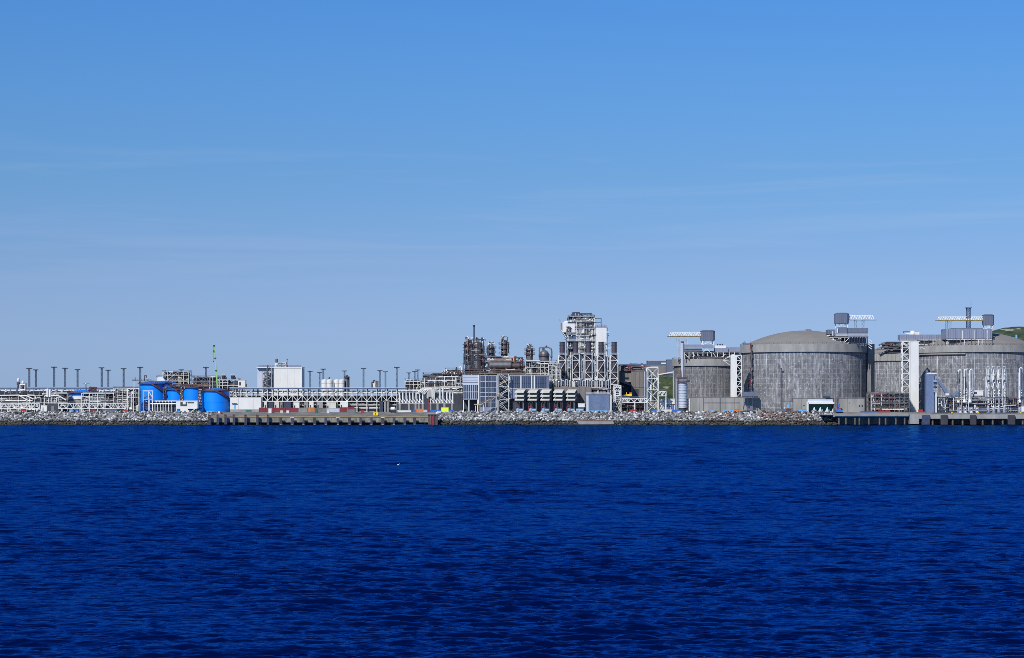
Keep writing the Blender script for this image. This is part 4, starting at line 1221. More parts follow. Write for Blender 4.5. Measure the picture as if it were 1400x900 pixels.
# ---- stepped pipe structure left of the panel block
module(Frame(1280), 578, 633, 0, 34, [511.6, 519, 528], 'stepped brown and white pipe structure climbing to the panel block', 101, bay=7, dens=3.4, frame='steel_grey', w=.45, kit=(BR, LG, GA, DK, 'rust', WH), pipes=(BR, WH, GA, LG, 'rust', DK), railm='rust')
module(Frame(1270), 586, 633, 0, 10, [530, 537], 'lower dark pipe deck between the white column row and the panel block', 102, bay=9, dens=3.4, w=.45, kit=(DK, LG, GA, BR), pipes=(WH, GA, LG, DK, WH))
module(Frame(1300), 609, 632, 0, 14, [505.4, 508.6], 'small pale green deck with pipes on top of the stepped structure', 103, bay=7, dens=2.8, w=.4, ground=True, frame='cream', kit=('cream', 'green', GA), pipes=(DK, WH, GA, BR))
t = Thing(Frame(1296), 'swan_neck_vent', 'white swan-neck vent pipe at the top of the stepped structure', 'vent')
B('pipe', WH, t).path([(631.4, 0, 512), (631.4, 0, 504), (630, 0, 501.2), (628.6, 0, 503)], 1.1, 9); B('flange', GA, t).lathe(631.4, 0, [(1.1, 506), (1.9, 506), (1.9, 507), (1.1, 507)], 10)
t = Thing(Frame(1296), 'pipe_stub', 'dark forked pipe stack beside the white swan-neck vent', 'vent')
B('pipe', DK, t).path([(624, 0, 512), (624, 0, 502)], .9, 8); B('arm', 'mast_steel', t).path([(622.4, 0, 505), (626, 0, 504), (626, 0, 508)], .6, 7)
t = Thing(Frame(1274), 'vent_cluster', 'ragged cluster of small vents and valves along the stepped structure roof', 'vents')
rg = random.Random(113)
for k in range(34):
    x = rg.uniform(580, 632); y = 512 if x > 600 else 519
    if x < 588: y = 526
    B('vent', rg.choice([BR, DK, WH, GA, LG]), t).tube((x, rg.uniform(0, 8), y), (x, rg.uniform(0, 8), y - rg.uniform(1.5, 7)), rg.uniform(.3, .8), 7)
    B('valve', rg.choice([BR, DK, WH, GA, 'dark_red']), t).ball((x + .6, 1, y - rg.uniform(0, 4)), rg.uniform(.5, 1.3), 8, 5)
pipe_run(t, rg, 576, 633, 514, 545, -5, -1, 60, [DK, BR, WH, GA, LG, WH], (.3, .6), .55)
# scaffold-like pale frame on the rack
module(Frame(1290), 553.6, 577, 0, 12, [519.6, 526, 533], 'pale open frame with brown machinery on the rack by the mast trio', 104, bay=6, dens=1.3, frame='cream', kit=(BR, 'rust', DK), pipes=(BR, 'cream', GA), fill=True, brace=.2)

# ---- rows of white columns on concrete piers
def column_row(f, xs, yt, yb, label, piers, tall=()):
    t = Thing(f, 'column_row', label, 'column row')
    for i, x in enumerate(xs):
        y0 = tall[i] if i < len(tall) else yt
        B('column', WH, t).tube((x, 0, y0), (x, 0, yb - 5.5), .95, 10)
        B('leg', WH, t).bar((x, 0, yb - 5.8), (x - .2, 0, yb), 1.1)
        if i: B('knee', WH, t).bar((x - .4, .2, yb), (xs[i - 1] + .4, .2, yb - 6), .95)
        B('cap', 'cream', t).box(x - 1.1, x + 1.1, -1.2, 1.2, y0 - .9, y0 - .1)
    B('header_pipe', GA, t).tube((xs[0] - 2, .5, yt - 2.2), (xs[-1] + 2, .5, yt - 2.2), 1.0, 10)
    B('bottom_beam', WH, t).box(xs[0] - 2, xs[-1] + 2, -1, 2, yb, yb + .8)
    B('backing', 'steel_grey', t).box(xs[0] - 1, xs[-1] + 1, 5, 6, yt - 1, yb)
    for x in piers: B('pier', 'pale_concrete', t).lathe(x, .5, [(2.3, yb + .8), (2.0, yb + 2.5), (1.9, f.g + .4)], 10)
    return t
F_K = Frame(1236)
column_row(F_K, [546.4, 550.8, 555.4, 560, 564.6, 569, 573.6, 578.2], 536.8, 551, 'row of eight white columns with knee braces on concrete piers', (547, 559.6, 568.6, 573, 578.4))
column_row(F_K, [589, 593.4, 597.4, 601.6, 605.6, 611, 615.2, 619], 537.4, 550.8, 'row of white columns of uneven height left of the panel block', (588.6, 598.6, 608, 618.4), (545, 545, 545, 530.6, 530.6))
t = Thing(F_K, 'header_coil', 'looping white expansion pipes between the two column rows', 'pipework')
rg = random.Random(7)
for k in range(9):
    x = 578 + k * 1.3; y = 532 + rg.uniform(-2, 6)
    B('loop_pipe', rg.choice([WH, GA, 'cream']), t).path([(x - 8, -1 - k * .3, y + 6), (x - 3, -1, y), (x + 6, -1, y), (x + 6, -1, y + 12)], .6, 7)
B('dark_frame', DK, t).box(582, 588, 1, 8, 534, 562)
house(Frame(1262), 542, 632, 0, 14, 540, Frame(1262).g, 'dark backing block added for shade behind the white column rows', 'dark_steel', 'row_backing')  # dark block added to darken the view between the columns
B('column', 'dark_red', Thing(F_K, 'fire_water_post', 'dark red fire water post between the column rows', 'post')).box(585.6, 587, -2, -1, 546, 563).box(584.6, 588, -2.4, -.6, 562, 564)

# ---- panel block with pale louvres and dark glazing
F_B = Frame(1240)
t = Thing(F_B, 'panel_building', 'tall block with pale blue louvre panels over striped dark glazing', 'building')
B('core', 'grey_cladding', t).box(633, 653.2, .6, 22, 513.6, 547)
for k in range(4): B('louvre_panel', 'pale_cladding', t).box(632.6, 653.6, -.1, .5, 514 + k * 3.1, 516.4 + k * 3.1)
B('cornice', 'white_cladding', t).box(632.2, 654, -.5, 22, 512.6, 513.7)
for i in range(8):
    x = 633.2 + i * 2.55
    for y0, y1 in ((526.8, 535.6), (537, 545.4)): B('pane', 'glass', t).box(x + .45, x + 2.1, .1, .55, y0, y1)
    B('mullion', 'pale_cladding', t).box(x - .35, x + .35, -.3, .5, 526.4, 546)
for y in (526, 536, 545.8): B('sill', 'pale_cladding', t).box(632.6, 653.8, -.5, .6, y - .4, y + .5)
for x in (633.6, 641, 653): B('post', WH, t).box(x - .7, x + .7, .4, 2, 547, F_B.g + .2)
B('back_wall', DK, t).box(634, 653, 18, 19, 547, F_B.g)
t = Thing(F_B, 'glazed_building', 'dark grid-glazed block with white corner column right of the louvre block', 'building')
B('core', 'grey_cladding', t).box(655.4, 679.4, 1, 24, 513.2, F_B.g + .2)
rg_p = random.Random(2)
rows = ((514.4, 521), (522.4, 528.8), (529.8, 536), (537.4, 541.4), (543, 549), (550.4, 556))
for j, (y0, y1) in enumerate(rows):
    for i in range(6):
        x = 656.4 + i * 3.75
        B('pane', 'glass' if rg_p.random() < .7 else 'glass_pale', t).box(x + .3, x + 3.3, .5, 1, y0, y1)
for i in range(7): B('mullion', 'pale_cladding' if i % 2 == 0 else 'steel_grey', t).box(656.1 + i * 3.75, 656.7 + i * 3.75, .1, 1, 513.6, 557)
for y in (513.6, 521.6, 529.3, 536.6, 542.2, 549.6): B('transom', 'pale_cladding', t).box(655.4, 679.4, .2, 1, y, y + .6)
B('corner_column', 'white_cladding', t).box(653.7, 655.3, -1, 2, 512.6, 552)
B('lower_wall', 'mid_cladding', t).box(655.6, 679.2, .3, 1, 557, F_B.g + .3)
t = Thing(Frame(1234), 'outside_stair', 'tan covered stair slanting up across the glazed block', 'stair')
B('lower_landing', 'tan', t).box(648, 658.6, -1, 2, 552.4, 553.6)
for (a, b) in (((658, 553), (667.4, 547)), ((667.4, 547), (672, 547)), ((672, 547), (681, 540.4))):
    B('flight', 'tan', t).bar((a[0], .5, a[1]), (b[0], .5, b[1]), 2.4, 1.0)
    B('handrail', 'rust', t).rail([(a[0], -.8, a[1]), (b[0], -.8, b[1])], 2.0, .3, 3)
for x, y in ((650, 553), (661, 551), (670, 547), (678, 542)): B('post', WH, t).bar((x, 1, y), (x, 1, Frame(1234).g), .6)
# escape stair tower with yellow flights
F_E = Frame(1236)
t = Thing(F_E, 'escape_stair', 'open stair tower with yellow zigzag flights between the glazed blocks', 'stair tower')
lattice(t, 682, 695.4, 0, 10, 511.6, F_E.g, 3, .5, WH, 'z')
for k in range(7):
    y = 512 + k * 7.2
    p = ((683, y + 6.8), (694, y + 1)) if k % 2 else ((694, y + 6.8), (683, y + 1))
    B('flight', 'tan' if k < 5 and k % 2 else 'steel_grey', t).bar((p[0][0], 1.2, p[0][1]), (p[1][0], 1.2, p[1][1]), 2.2, 1.1); B('flight_rail', WH, t).bar((p[0][0], .2, p[0][1] - 2), (p[1][0], .2, p[1][1] - 2), .4)
    B('landing', 'steel_grey', t).box(682, 695.4, 5, 9.5, y + 6.9, y + 7.4)
B('dark_backing', DK, t).box(682.4, 695, 10.4, 11, 512, F_E.g)  # dark sheet for the tower's dark interior
B('pole', WH, t).bar((680.6, -1, 512), (680.6, -1, F_E.g), .8)

t = Thing(F_B, 'glazed_hall', 'long low glazed hall with white frame above the intake hoods', 'building')
B('core', 'grey_cladding', t).box(696.6, 751, 1, 26, 513.6, 545)
for a, b in ((698, 711), (713.4, 726), (732, 747)):
    n = 5
    for i in range(n):
        for y0, y1 in ((515.4, 519.6), (520.2, 524.4), (525, 530.6)):
            w = (b - a) / n
            B('pane', 'glass', t).box(a + i * w + .22, a + (i + 1) * w - .22, .5, 1, y0, y1)
    for i in range(n + 1): B('mullion', 'mid_cladding', t).box(a + i * (b - a) / n - .16, a + i * (b - a) / n + .16, .3, 1, 515, 531)
for x in (697, 712.2, 727, 730.6): B('post', 'white_cladding', t).box(x - .7, x + .7, -.2, 1, 513, 546)
B('cornice', 'white_cladding', t).box(696.2, 751, -.4, 26, 512.6, 513.5)
B('transom', 'white_cladding', t).box(696.6, 751, -.1, 1, 531.4, 532.4)
B('panel', 'mid_cladding', t).box(697.8, 711.4, .4, 1, 533, 545)
B('panel', 'grey_cladding', t).box(712.9, 726.4, .4, 1, 533, 545)

# rust-coloured deck on the roofs
t = Thing(F_B, 'roof_deck', 'rust-orange grating deck edge running over the glazed blocks', 'deck')
B('grating', BR, t).box(634, 720, 2, 30, 510.8, 511.6); B('edge', 'tan', t).box(655, 720, 1.6, 2, 511.0, 511.7)
B('handrail', BR, t).rail([(634, 2, 510.6), (720, 2, 510.6)], 2.4, .25, 4)

# ---- twin brown columns with a thin flare pipe
F_V = Frame(1275)
def column_vessel(cx, cd, r, yt, yb, label, plats, f=F_V, m=LG, extra=6, seed=1, pw=1.6, name='process_column', pipes=(BR, DK, GA)):
    rg = random.Random(seed)
    t = Thing(f, name, label, 'column')
    sh = vessel(t, cx, cd, r, yt, yb, m)
    for y in plats: ring_platform(t, cx, cd, r, y, BR, w=pw)
    B('skirt', BR, t).lathe(cx, cd, [(r + .1, yb), (r * 1.12, yb + 2.6), (r * 1.12, yb + 3.2), (.5, yb + 3.2)], 16)
    for k in range(extra):
        a = R(rg.uniform(-80, 80)); rr = r + rg.uniform(.7, 1.6); x, d = cx + rr * math.sin(a), cd - rr * math.cos(a)
        y0 = yt + rg.uniform(-3, 4); y1 = yb - rg.uniform(0, (yb - yt) * .5)
        B('pipe', rg.choice(pipes), t).path([(cx + .3 * rr * math.sin(a), cd - .3 * rr * math.cos(a), y0), (x, d, y0), (x, d, y1)], rg.uniform(.35, .6), 7)
    for y in np.linspace(yt + 4, yb - 3, 5):
        B('lamp', WH, t).ball((cx - r * .55, cd - r - .6, y), .45, 6, 4)
    ladder(t, cx + r * .5, cd - r - .5, yt, yb, BR, .5)
    # gear on the head
    for k in range(7):
        x = cx + rg.uniform(-r, r); h = rg.uniform(2, 5)
        B('nozzle', rg.choice([BR, DK, GA, WH]), t).tube((x, cd, yt + 2), (x, cd, yt - h), rg.uniform(.4, .8), 8)
        B('valve', rg.choice([BR, DK, WH]), t).ball((x + .6, cd - .6, yt - h), rg.uniform(.7, 1.2), 8, 5)
    B('davit', DK, t).path([(cx - r * .6, cd, yt + 2), (cx - r * .6, cd, yt - 4), (cx + r * .2, cd, yt - 4.6)], .3, 6)
    return t
column_vessel(640.8, 0, 5.2, 465.6, 503.5, 'left one of the twin tall brown columns with domed shiny top', (473.6, 497), seed=1, extra=3)
column_vessel(652.8, 1, 6.9, 467, 505, 'right one of the twin tall columns, wider and grey lagged', (474.4, 484), seed=2, extra=2)
t = Thing(F_V, 'flare_pipe', 'thin dark flare pipe rising above the twin columns', 'stack')
B('shaft', 'mast_steel', t).tube((647.8, 3, 506), (647.8, 3, 445), 1.25, 12); B('tip', DK, t).lathe(647.8, 3, [(.8, 444.4), (1.5, 444.4), (1.5, 446.4), (1.25, 446.8)], 12)
t = Thing(F_V, 'stair_cage', 'brown pipe and stair cage on the right side of the twin columns', 'pipework')
pipe_run(t, random.Random(51), 655, 665, 478, 506, -4, 4, 16, [BR, 'rust', LG, DK, GA], (.4, .9), .7)
for y in (480, 488, 497): B('landing', BR, t).box(658, 665, -4, 4, y, y + .6)
B('post', BR, t).bar((660, -4, 476), (660, -4, 511), .6); B('post', BR, t).bar((664, -4, 480), (664, -4, 511), .6)
# column support structure
module(F_V, 634, 665, -8, 12, [505.6], 'rust-coloured support deck under the twin columns', 107, bay=8, dens=2.2, frame=BR, kit=(BR, 'rust', LG), pipes=(BR, GA, LG, 'rust'))
column_vessel(671.4, 6, 3.8, 472.5, 494, 'short brown column with green pipe, left of the tallest slim column', (476, 482.4, 489), pw=3.2, seed=3, extra=6, pipes=(BR, 'green', DK, GA))
column_vessel(689.4, 6, 4.6, 464.6, 496, 'slim dark column with three cross platforms above the long drum', (470.6, 477, 484, 490.6), pw=3.0, seed=4, extra=10, m=BR, pipes=(BR, DK, GA, 'rust'))
t = Thing(F_V, 'white_deck', 'small white platform behind the long grey drum', 'platform')
B('deck', 'white_cladding', t).box(661, 676, -1, 8, 489.6, 494); B('handrail', GA, t).rail([(661, -1, 489.6), (676, -1, 489.6)], 2.2, .25, 4); B('post', BR, t).bar((662, 0, 494), (662, 0, 511), .8); B('post', BR, t).bar((675, 0, 494), (675, 0, 511), .8)
# long drum
t = Thing(F_V, 'long_drum', 'long horizontal grey drum with pale domed end over the glazed block', 'drum')
B('shell', LG, t).drum((670.6, -10, 500), (698, -10, 500), 5.2, 22, .5)
for x in (672, 680, 690): B('strap', GA, t).lathe(x, -10, [(.01, 495), (.01, 495)], 4)
for x in (676, 692): B('saddle', BR, t).prism([(x - 2, 510.6), (x - 1.4, 503), (x + 1.4, 503), (x + 2, 510.6)], -14, -6)
B('walkway', GA, t).box(670, 699, -12, -8, 493.8, 494.4); B('handrail', WH, t).rail([(670, -12, 494), (699, -12, 494)], 2.3, .25, 4)
pipe_run(t, random.Random(52), 666, 716, 488, 495, -10, -2, 30, [WH, BR, GA, 'rust', DK], (.35, .7))
pipe_run(t, random.Random(53), 664, 718, 505, 511, -16, -10, 26, [BR, 'rust', WH, DK, LG], (.35, .8))
t = Thing(F_V, 'short_drum', 'short purple-brown drum to the right of the long grey drum', 'drum')
B('shell', BR, t).drum((701.6, -9, 500.6), (710, -9, 500.6), 4.2, 18, .45)
for x in (703, 709): B('saddle', BR, t).prism([(x - 1.4, 510.6), (x - 1, 503), (x + 1, 503), (x + 1.4, 510.6)], -12, -6)
pipe_run(t, random.Random(54), 698, 716, 487, 497, -10, -4, 14, [BR, 'rust', 'dark_red', WH, DK], (.35, .8))
for k, (x, y) in enumerate(((700, 491), (705, 488.6), (709.6, 490), (713, 494))): B('valve', ('dark_red', BR, DK, 'red')[k], t).ball((x, -9, y), 1.5, 8, 5)
module(Frame(1285), 664, 720, -2, 20, [505], 'dark pipe deck under the drums and slim columns', 109, bay=9, dens=1.6, frame=BR, kit=(BR, DK, LG), pipes=(BR, LG, GA, DK))

column_vessel(724.2, 2, 4.3, 476, 493, 'squat brown column with side brackets over the white frame deck', (479, 484.6), pw=3.0, seed=6, extra=7)
t = Thing(F_V, 'dome_vessel', 'bulbous grey vessel with bright domed top over the white frame', 'vessel')
vessel(t, 744, 2, 6.6, 478.6, 493, LG, .95, 22)
B('top_nozzle', BR, t).tube((743, 2, 481), (743, 2, 475.6), 1.6, 10)
B('bottom_head', LG, t).lathe(744, 2, [(6.6, 493), (5.6, 495.6), (3, 497)], 20)
for y in (487,): ring_platform(t, 744, 2, 6.6, y, BR, w=1.6)
t = Thing(F_V, 'loop_pipe', 'brown inverted-U pipe around the bulbous vessel', 'pipe')
B('pipe', LG, t).path([(737.6, 4, 494), (737.6, 4, 475.4), (750.6, 4, 475), (754, 3, 477.6), (754.4, 3, 482), (754, 3, 494)], 1.0, 10)
B('valve', BR, t).ball((754, 3, 488), 1.6, 8, 5); B('valve', BR, t).ball((747, 4, 473.6), 1.3, 8, 5)
module(F_V, 718.6, 761, -6, 16, [494.6, 503, 511], 'white frame deck with pale roof under the bulbous vessel', 111, bay=8.5, dens=2.0, frame='cream', kit=('cream', BR, GA, DK), pipes=('cream', BR, WH, DK, WH), brace=.5)
B('roof_sheet', 'white_cladding', Thing(F_V, 'roof_sheet', 'bright white roof sheet in front of the squat brown column', 'roof')).box(719.4, 738, -7, 4, 493, 494)

t = Thing(F_V, 'valve_tangle', 'dense brown valve and pipe tangle filling the roof between columns and drums', 'pipework')
rg = random.Random(153)
pipe_run(t, rg, 658, 719, 492, 511, -6, 4, 70, [BR, DK, LG, GA, BR, 'rust', WH], (.3, .7), .55)
for k in range(26): B('valve', rg.choice([BR, DK, WH, GA, 'dark_red']), t).ball((rg.uniform(660, 718), -6.5, rg.uniform(490, 510)), rg.uniform(.6, 1.3), 8, 5)
for k in range(8): x = 662 + k * 7; B('platform', BR, t).box(x, x + rg.uniform(4, 7), -5, 3, 497 + (k % 3) * 4.4, 497.6 + (k % 3) * 4.4)
module(Frame(1264), 750, 767, 0, 12, [497.6, 505, 512], 'narrow white pipe bay left of the first exhaust stack', 157, bay=5.6, dens=3.4, w=.42, frame=WH, kit=(DK, WH, 'steel_grey'), pipes=(WH, GA, DK, 'cream'))
t = Thing(F_V, 'column_gear', 'brown brackets, ladders and small vessels crowding the twin tall columns', 'pipework')
rg = random.Random(114)
pipe_run(t, rg, 634, 664, 462, 508, -7.6, -6.4, 26, [BR, DK, GA, BR, 'dark_red'], (.2, .4), .7)
for y in (471, 479, 488, 497): B('platform', BR, t).box(632.6, 638, -8, -4, y, y + .6); B('platform', BR, t).box(657, 662.6, -8, -4, y - 2, y - 1.4)
for k in range(22): B('fitting', rg.choice([WH, BR, DK, GA]), t).ball((rg.uniform(634, 663), -7.4, rg.uniform(462, 506)), rg.uniform(.4, .9), 8, 5)
# ---- grey wall and intake hoods
F_I = Frame(1246)
t = Thing(F_I, 'filter_house', 'grey concrete filter house carrying the five intake hoods', 'building')
for i in range(8):
    x = 744 + i * 8.1
    B('wall_panel', 'brown_concrete', t).box(x, x + 7.9, 0, 20, 528 + (i % 3) * .8, 553)
B('wall', 'steel_grey', t).box(697, 806, 2, 18, 530, 560)
F_D = Frame(1234)
for i, x in enumerate((703.4, 721, 738.4, 756, 773.4)):
    t = Thing(F_D, 'intake_hood', ['first', 'second', 'third', 'fourth', 'fifth'][i] + ' white three-tier air intake hood from the left, over the blue pumps', 'intake hood', 'air intake hoods in a row')
    for k in range(3):
        y = 533 + k * 5.2
        b = B('hood', 'cream', t); P = F_D.p
        # a wedge: sloped lit top, open dark underside
        up, dn = y - .4, y + 3.4
        vs = [P(x + 3.4, 8, up), P(x + 15.4, 8, up), P(x + 12.6, -4, dn - .3), P(x + .2, -4, dn - .3),
              P(x + 3.4, 8, up + .5), P(x + 15.4, 8, up + .5), P(x + 12.6, -4, dn + 1.0), P(x + .2, -4, dn + 1.0)]
        b._add(vs, [(0, 1, 2, 3), (7, 6, 5, 4), (3, 2, 6, 7), (0, 3, 7, 4), (1, 5, 6, 2), (0, 4, 5, 1)])
    B('throat', 'steel_grey', t).box(x + 3.4, x + 13.6, 4, 14, 534, 549.6)
    B('rear_duct', 'brown_concrete', t).box(x + 3.8, x + 16.4, 8.4, 20, 531.6, 549)
    B('post', 'steel_grey', t).box(x + 12, x + 12.8, -1, 0, 549, F_D.g)
    for q in range(3): B('red_pipe', BR, t).path([(x + 2 + q * 4.4, -2, F_D.g - 1), (x + 2 + q * 4.4, -2, 552 - q), (x + 5 + q * 4.2, 0, 549 - q)], .5, 7)
    tp = Thing(F_D, 'cooling_pump', ['leftmost', 'second', 'middle', 'fourth', 'rightmost'][i] + ' pale blue pump set on the ground below the intake hoods', 'pump', 'pale blue pumps below the hoods')
    B('motor', 'pump_blue', tp).drum((x + 7, -6, 561), (x + 11.5, -6, 561), 2.1, 12)
    B('casing', 'pump_blue', tp).lathe(x + 4.6, -6, [(.01, 558.2), (2.2, 558.8), (2.6, 561), (2.2, 563.4), (.01, 563.4)], 12)
    B('base', 'steel_grey', tp).box(x + 2, x + 13, -8, -4, 563, F_D.g + .6)
    B('red_elbow', 'dark_red', tp).path([(x + 4.6, -6, 559), (x + 4.6, -6, 556.6), (x + 1.6, -6, 556.6), (x + 1.6, -6, 563)], .7, 7)
house(F_D, 701, 790, 12, 22, 550, F_D.g, 'dark backing block for the shade under the intake hoods', 'dark_steel', 'hood_backing')  # dark block added in place of the shade below the hoods
container(F_D, 790.4, 799, -4, 551.6, 556.8, 'white cabin box left of the blue-grey block', 'white_cladding', 'cabin', 'cabin')
B('plinth', 'pump_blue', Thing(F_D, 'plinth_tank', 'pale blue low tank below the white cabin box', 'tank')).drum((788, -5, 561), (797, -5, 561), 2.2, 14).box(786.6, 800, -7.6, -2.4, 562, F_D.g + .6)
B('support', 'steel_grey', Thing(F_D, 'cabin_stand', 'grey steel stand under the white cabin box', 'stand')).box(791, 792, -3.4, -2.6, 556.9, 562).box(797.6, 798.4, -3.4, -2.6, 556.9, 562).box(790.4, 799, -3.6, 0, 556.9, 557.5)

# blue-grey block
t = Thing(F_D, 'blue_block', 'square blue-grey corrugated block in front of the stacks', 'building')
B('wall', 'blue_cladding', t).box(804.6, 833, -6, 16, 540, F_D.g + .3)
B('side_wall', 'pale_cladding', t).box(801.4, 804.5, -5.6, 15, 540.4, F_D.g + .3)
for i in range(22): B('corrugation', 'blue_cladding', t).box(805.2 + i * 1.26, 805.7 + i * 1.26, -6.25, -5.9, 540.6, F_D.g - .3)
B('roof', 'grey_cladding', t).box(801, 833.4, -6.6, 16.4, 539.1, 539.9)
B('base_strip', 'sky_blue', t).box(805, 832.6, -6.5, -6.1, 561.4, 563.6)
B('roof_rail', WH, t).rail([(801, -6, 539.2), (833, -6, 539.2)], 2.2, .25, 3.4)
B('edge_column', 'cream', t).box(833.4, 836, -5, -2, 540, F_D.g)

# ---- five lattice-cased stacks
F_X = Frame(1276)
for i, x in enumerate((768.6, 787, 804.4, 821.8, 839.6)):
    t = Thing(F_X, 'exhaust_stack', ['leftmost', 'second', 'middle', 'fourth', 'rightmost'][i] + ' of five dark exhaust stacks cased in white lattice towers', 'stack', 'exhaust stacks in lattice casings')
    B('flue', 'stack', t).tube((x, 0, 468), (x, 0, 545), 3.6, 18)
    B('flue_tip', DK, t).lathe(x, 0, [(3.0, 467.6), (3.8, 467.6), (3.8, 469), (3.6, 469.4)], 18)
    for y in (472, 476.4, 480.8): B('band', 'stack', t).lathe(x, 0, [(3.6, y), (3.95, y + .1), (3.95, y + .8), (3.6, y + .9)], 18)
    lattice(t, x - 4.9, x + 4.9, -5, 5, 485.4, 521, (485.4, 493.4, 509, 518, 526 if i == 4 else 519), .72, WH, 'z')
    for sx in (-4.9, 4.9): B('lower_leg', WH, t).bar((x + sx, -5, 521), (x + sx, -5, 545), .9)
    B('platform', GA, t).box(x - 5.6, x + 5.6, -5.6, 5.6, 485, 485.5); B('handrail', WH, t).rail([(x - 5.6, -5.6, 485), (x + 5.6, -5.6, 485)], 2.2, .22, 3)
# pipework between the stacks
for i, x in enumerate((777.6, 795.6, 813, 830.6)):
    lab = ['first', 'second', 'third', 'fourth'][i] + ' bundle of white risers between the exhaust stacks from the left'
    t = Thing(F_X, 'riser_bundle', lab, 'pipework', 'riser bundles between the stacks')
    rg = random.Random(60 + i)
    for k in range(3): B('riser', rg.choice([WH, GA, 'pale_cladding']), t).tube((x - 2.6 + k * 2.5, rg.uniform(-3, 1), 484 + rg.uniform(0, 12)), (x - 2.6 + k * 2.5, 0, 545), rg.uniform(.55, .9), 8)
    pipe_run(t, rg, x - 4, x + 4, 486, 522, -4, 3, 16, [WH, GA, WH, 'pale_cladding', DK], (.3, .7))
    B('duct', rg.choice(['white_cladding', 'pale_cladding']), t).box(x - 2, x + 1.4, 0, 4, 490 + i, 499 + i)
    B('backing_screen', DK, t).box(x - 4.3, x + 4.3, 6, 7, 487, 545)  # dark sheet put behind the risers to darken the gaps
t = Thing(Frame(1290), 'stack_backing', 'dark backing block added for shade behind the lattice-cased stacks', 'building')  # invented block, a dark backing seen through the lattices
B('wall', 'steel_grey', t).box(765, 845, 6, 30, 490, Frame(1290).g); B('roof', DK, t).box(764.5, 845.5, 5.5, 30.5, 489, 489.9)
# row of inverted-U pipes under the stacks
F_U = Frame(1256)
t = Thing(F_U, 'pipe_comb', 'comb of white inverted-U pipes along the foot of the stacks', 'pipework')
rg = random.Random(66)
x = 749.6
while x < 832:
    h = rg.choice([519, 520.4, 521.4]); w = rg.uniform(2.2, 3.6)
    B('u_pipe', rg.choice([WH, WH, GA, 'pale_cladding']), t).path([(x, 0, 533), (x, 0, h + .8), (x + .8, 0, h), (x + w - .8, 0, h), (x + w, 0, h + .8), (x + w, 0, 533)], .46, 7)
    x += w + rg.uniform(1.0, 2.4)
B('header', GA, t).tube((749, 2, 533), (833, 2, 533), 1.1, 8); B('header', DK, t).tube((749, 2, 526), (833, 2, 526), 1.0, 8)
for xx in (752, 768, 784, 800, 816, 832): B('post', WH, t).bar((xx, 1, 518), (xx, 1, F_U.g), .8)
B('backing_screen', DK, t).box(749, 834, 5, 6, 520, 545)  # dark sheet makes the gaps between pipes read as shade
pipe_run(t, rg, 796, 836, 530, 541, -3, 0, 26, [GA, WH, LG, DK, BR], (.35, .7))
for i, x in enumerate((801.6, 810.5, 820)): B('bin', 'brown_concrete', t).box(x, x + 8, -1.2, 4, 529, 540)

# ---- the tall process tower above the stacks
F_M = Frame(1300)
t = module(F_M, 777, 813, 0, 26, [433, 441, 449, 458, 467, 477], 'tall dark process tower crowded with pipes, highest in the plant', 121, name='process_tower', cat='tower', bay=9.5, dens=2.6, frame='steel_grey', deckm='steel_grey', kit=(DK, 'grey_cladding', 'steel_grey', WH, LG), pipes=(WH, DK, GA, 'grey_cladding', BR))
B('core_backing', DK, t).box(776, 812, 12, 22, 434, 489)  # dark block added behind, standing in for the tower's shaded inside
B('lower_shroud', 'fender_blue', t).box(774.6, 791, 3, 14, 458, 484)
B('mid_shroud', DK, t).box(798, 811, 3, 14, 461, 484)
B('top_house', 'fender_blue', t).prism([(780.4, 432.4), (782.6, 427), (792, 426.4), (794.6, 428.6), (799, 432.4)], 2, 18)
B('top_canopy', DK, t).box(792, 809.4, 0, 16, 428.4, 429.4)
for x in (797, 803, 809): B('canopy_post', 'steel_grey', t).bar((x, 1, 429), (x, 1, 441), .8)
B('white_column', 'white_cladding', t).box(787.6, 790, -1.4, 1, 441, 470)
t = Thing(F_M, 'cold_box', 'bulky white vessel house on the left shoulder of the tall tower', 'vessel house')
B('body', 'white_cladding', t).box(769, 788, -2.2, 14, 441, 454.6)
B('dome', 'white_cladding', t).lathe(774.6, 1, [(.01, 438.8), (2, 439), (3.4, 440), (4, 441.4)], 14)
B('shoulder', 'steel_grey', t).box(766.6, 770, -1, 10, 441.6, 452)
B('bracket', 'fender_blue', t).prism([(767.4, 452), (776, 455), (776, 464), (772, 460)], 0, 10)
B('post', WH, t).bar((767, -2, 440), (767, -2, 452), .7); B('brace', WH, t).bar((767, -2, 451), (775, -2, 463), .8); B('post', WH, t).bar((775.4, -2, 455), (775.4, -2, 474), .9)
pipe_run(t, random.Random(61), 773, 784, 446, 456, -3.5, -2.4, 10, [DK, GA, 'steel_grey', DK], (.3, .6))
B('mast', 'mast_steel', t).tube((766, 0, 441), (765.2, 0, 437), .3, 6)
t = Thing(F_M, 'white_lift_house', 'clean white panel house on the right shoulder of the tall tower', 'building')
B('body', 'white_cladding', t).box(814, 829, -2, 12, 448, 468.6)
B('lower_body', 'white_cladding', t).box(814, 818, -2, 12, 468.6, 489); B('roof', 'dark_red', t).box(813.6, 829.6, -2.4, 12.4, 446.8, 447.7)
B('handrail', BR, t).rail([(813.6, -2, 446.8), (829.6, -2, 446.8)], 2.2, .25, 3)
B('frame', 'mast_steel', t).path([(813, 2, 448), (813, 2, 435.4), (822, 2, 435.4), (822, 2, 448)], .5, 6).path([(813, 2, 441), (822, 2, 441)], .4, 6)
B('side_stair', 'mast_steel', t).bar((830.6, 0, 448), (830.6, 0, 486), .5).bar((832, 0, 458), (830, 0, 463), .9)
pipe_run(t, random.Random(62), 816, 829, 469.6, 486, -3, 3, 14, [WH, GA, 'cream', DK], (.4, .9))
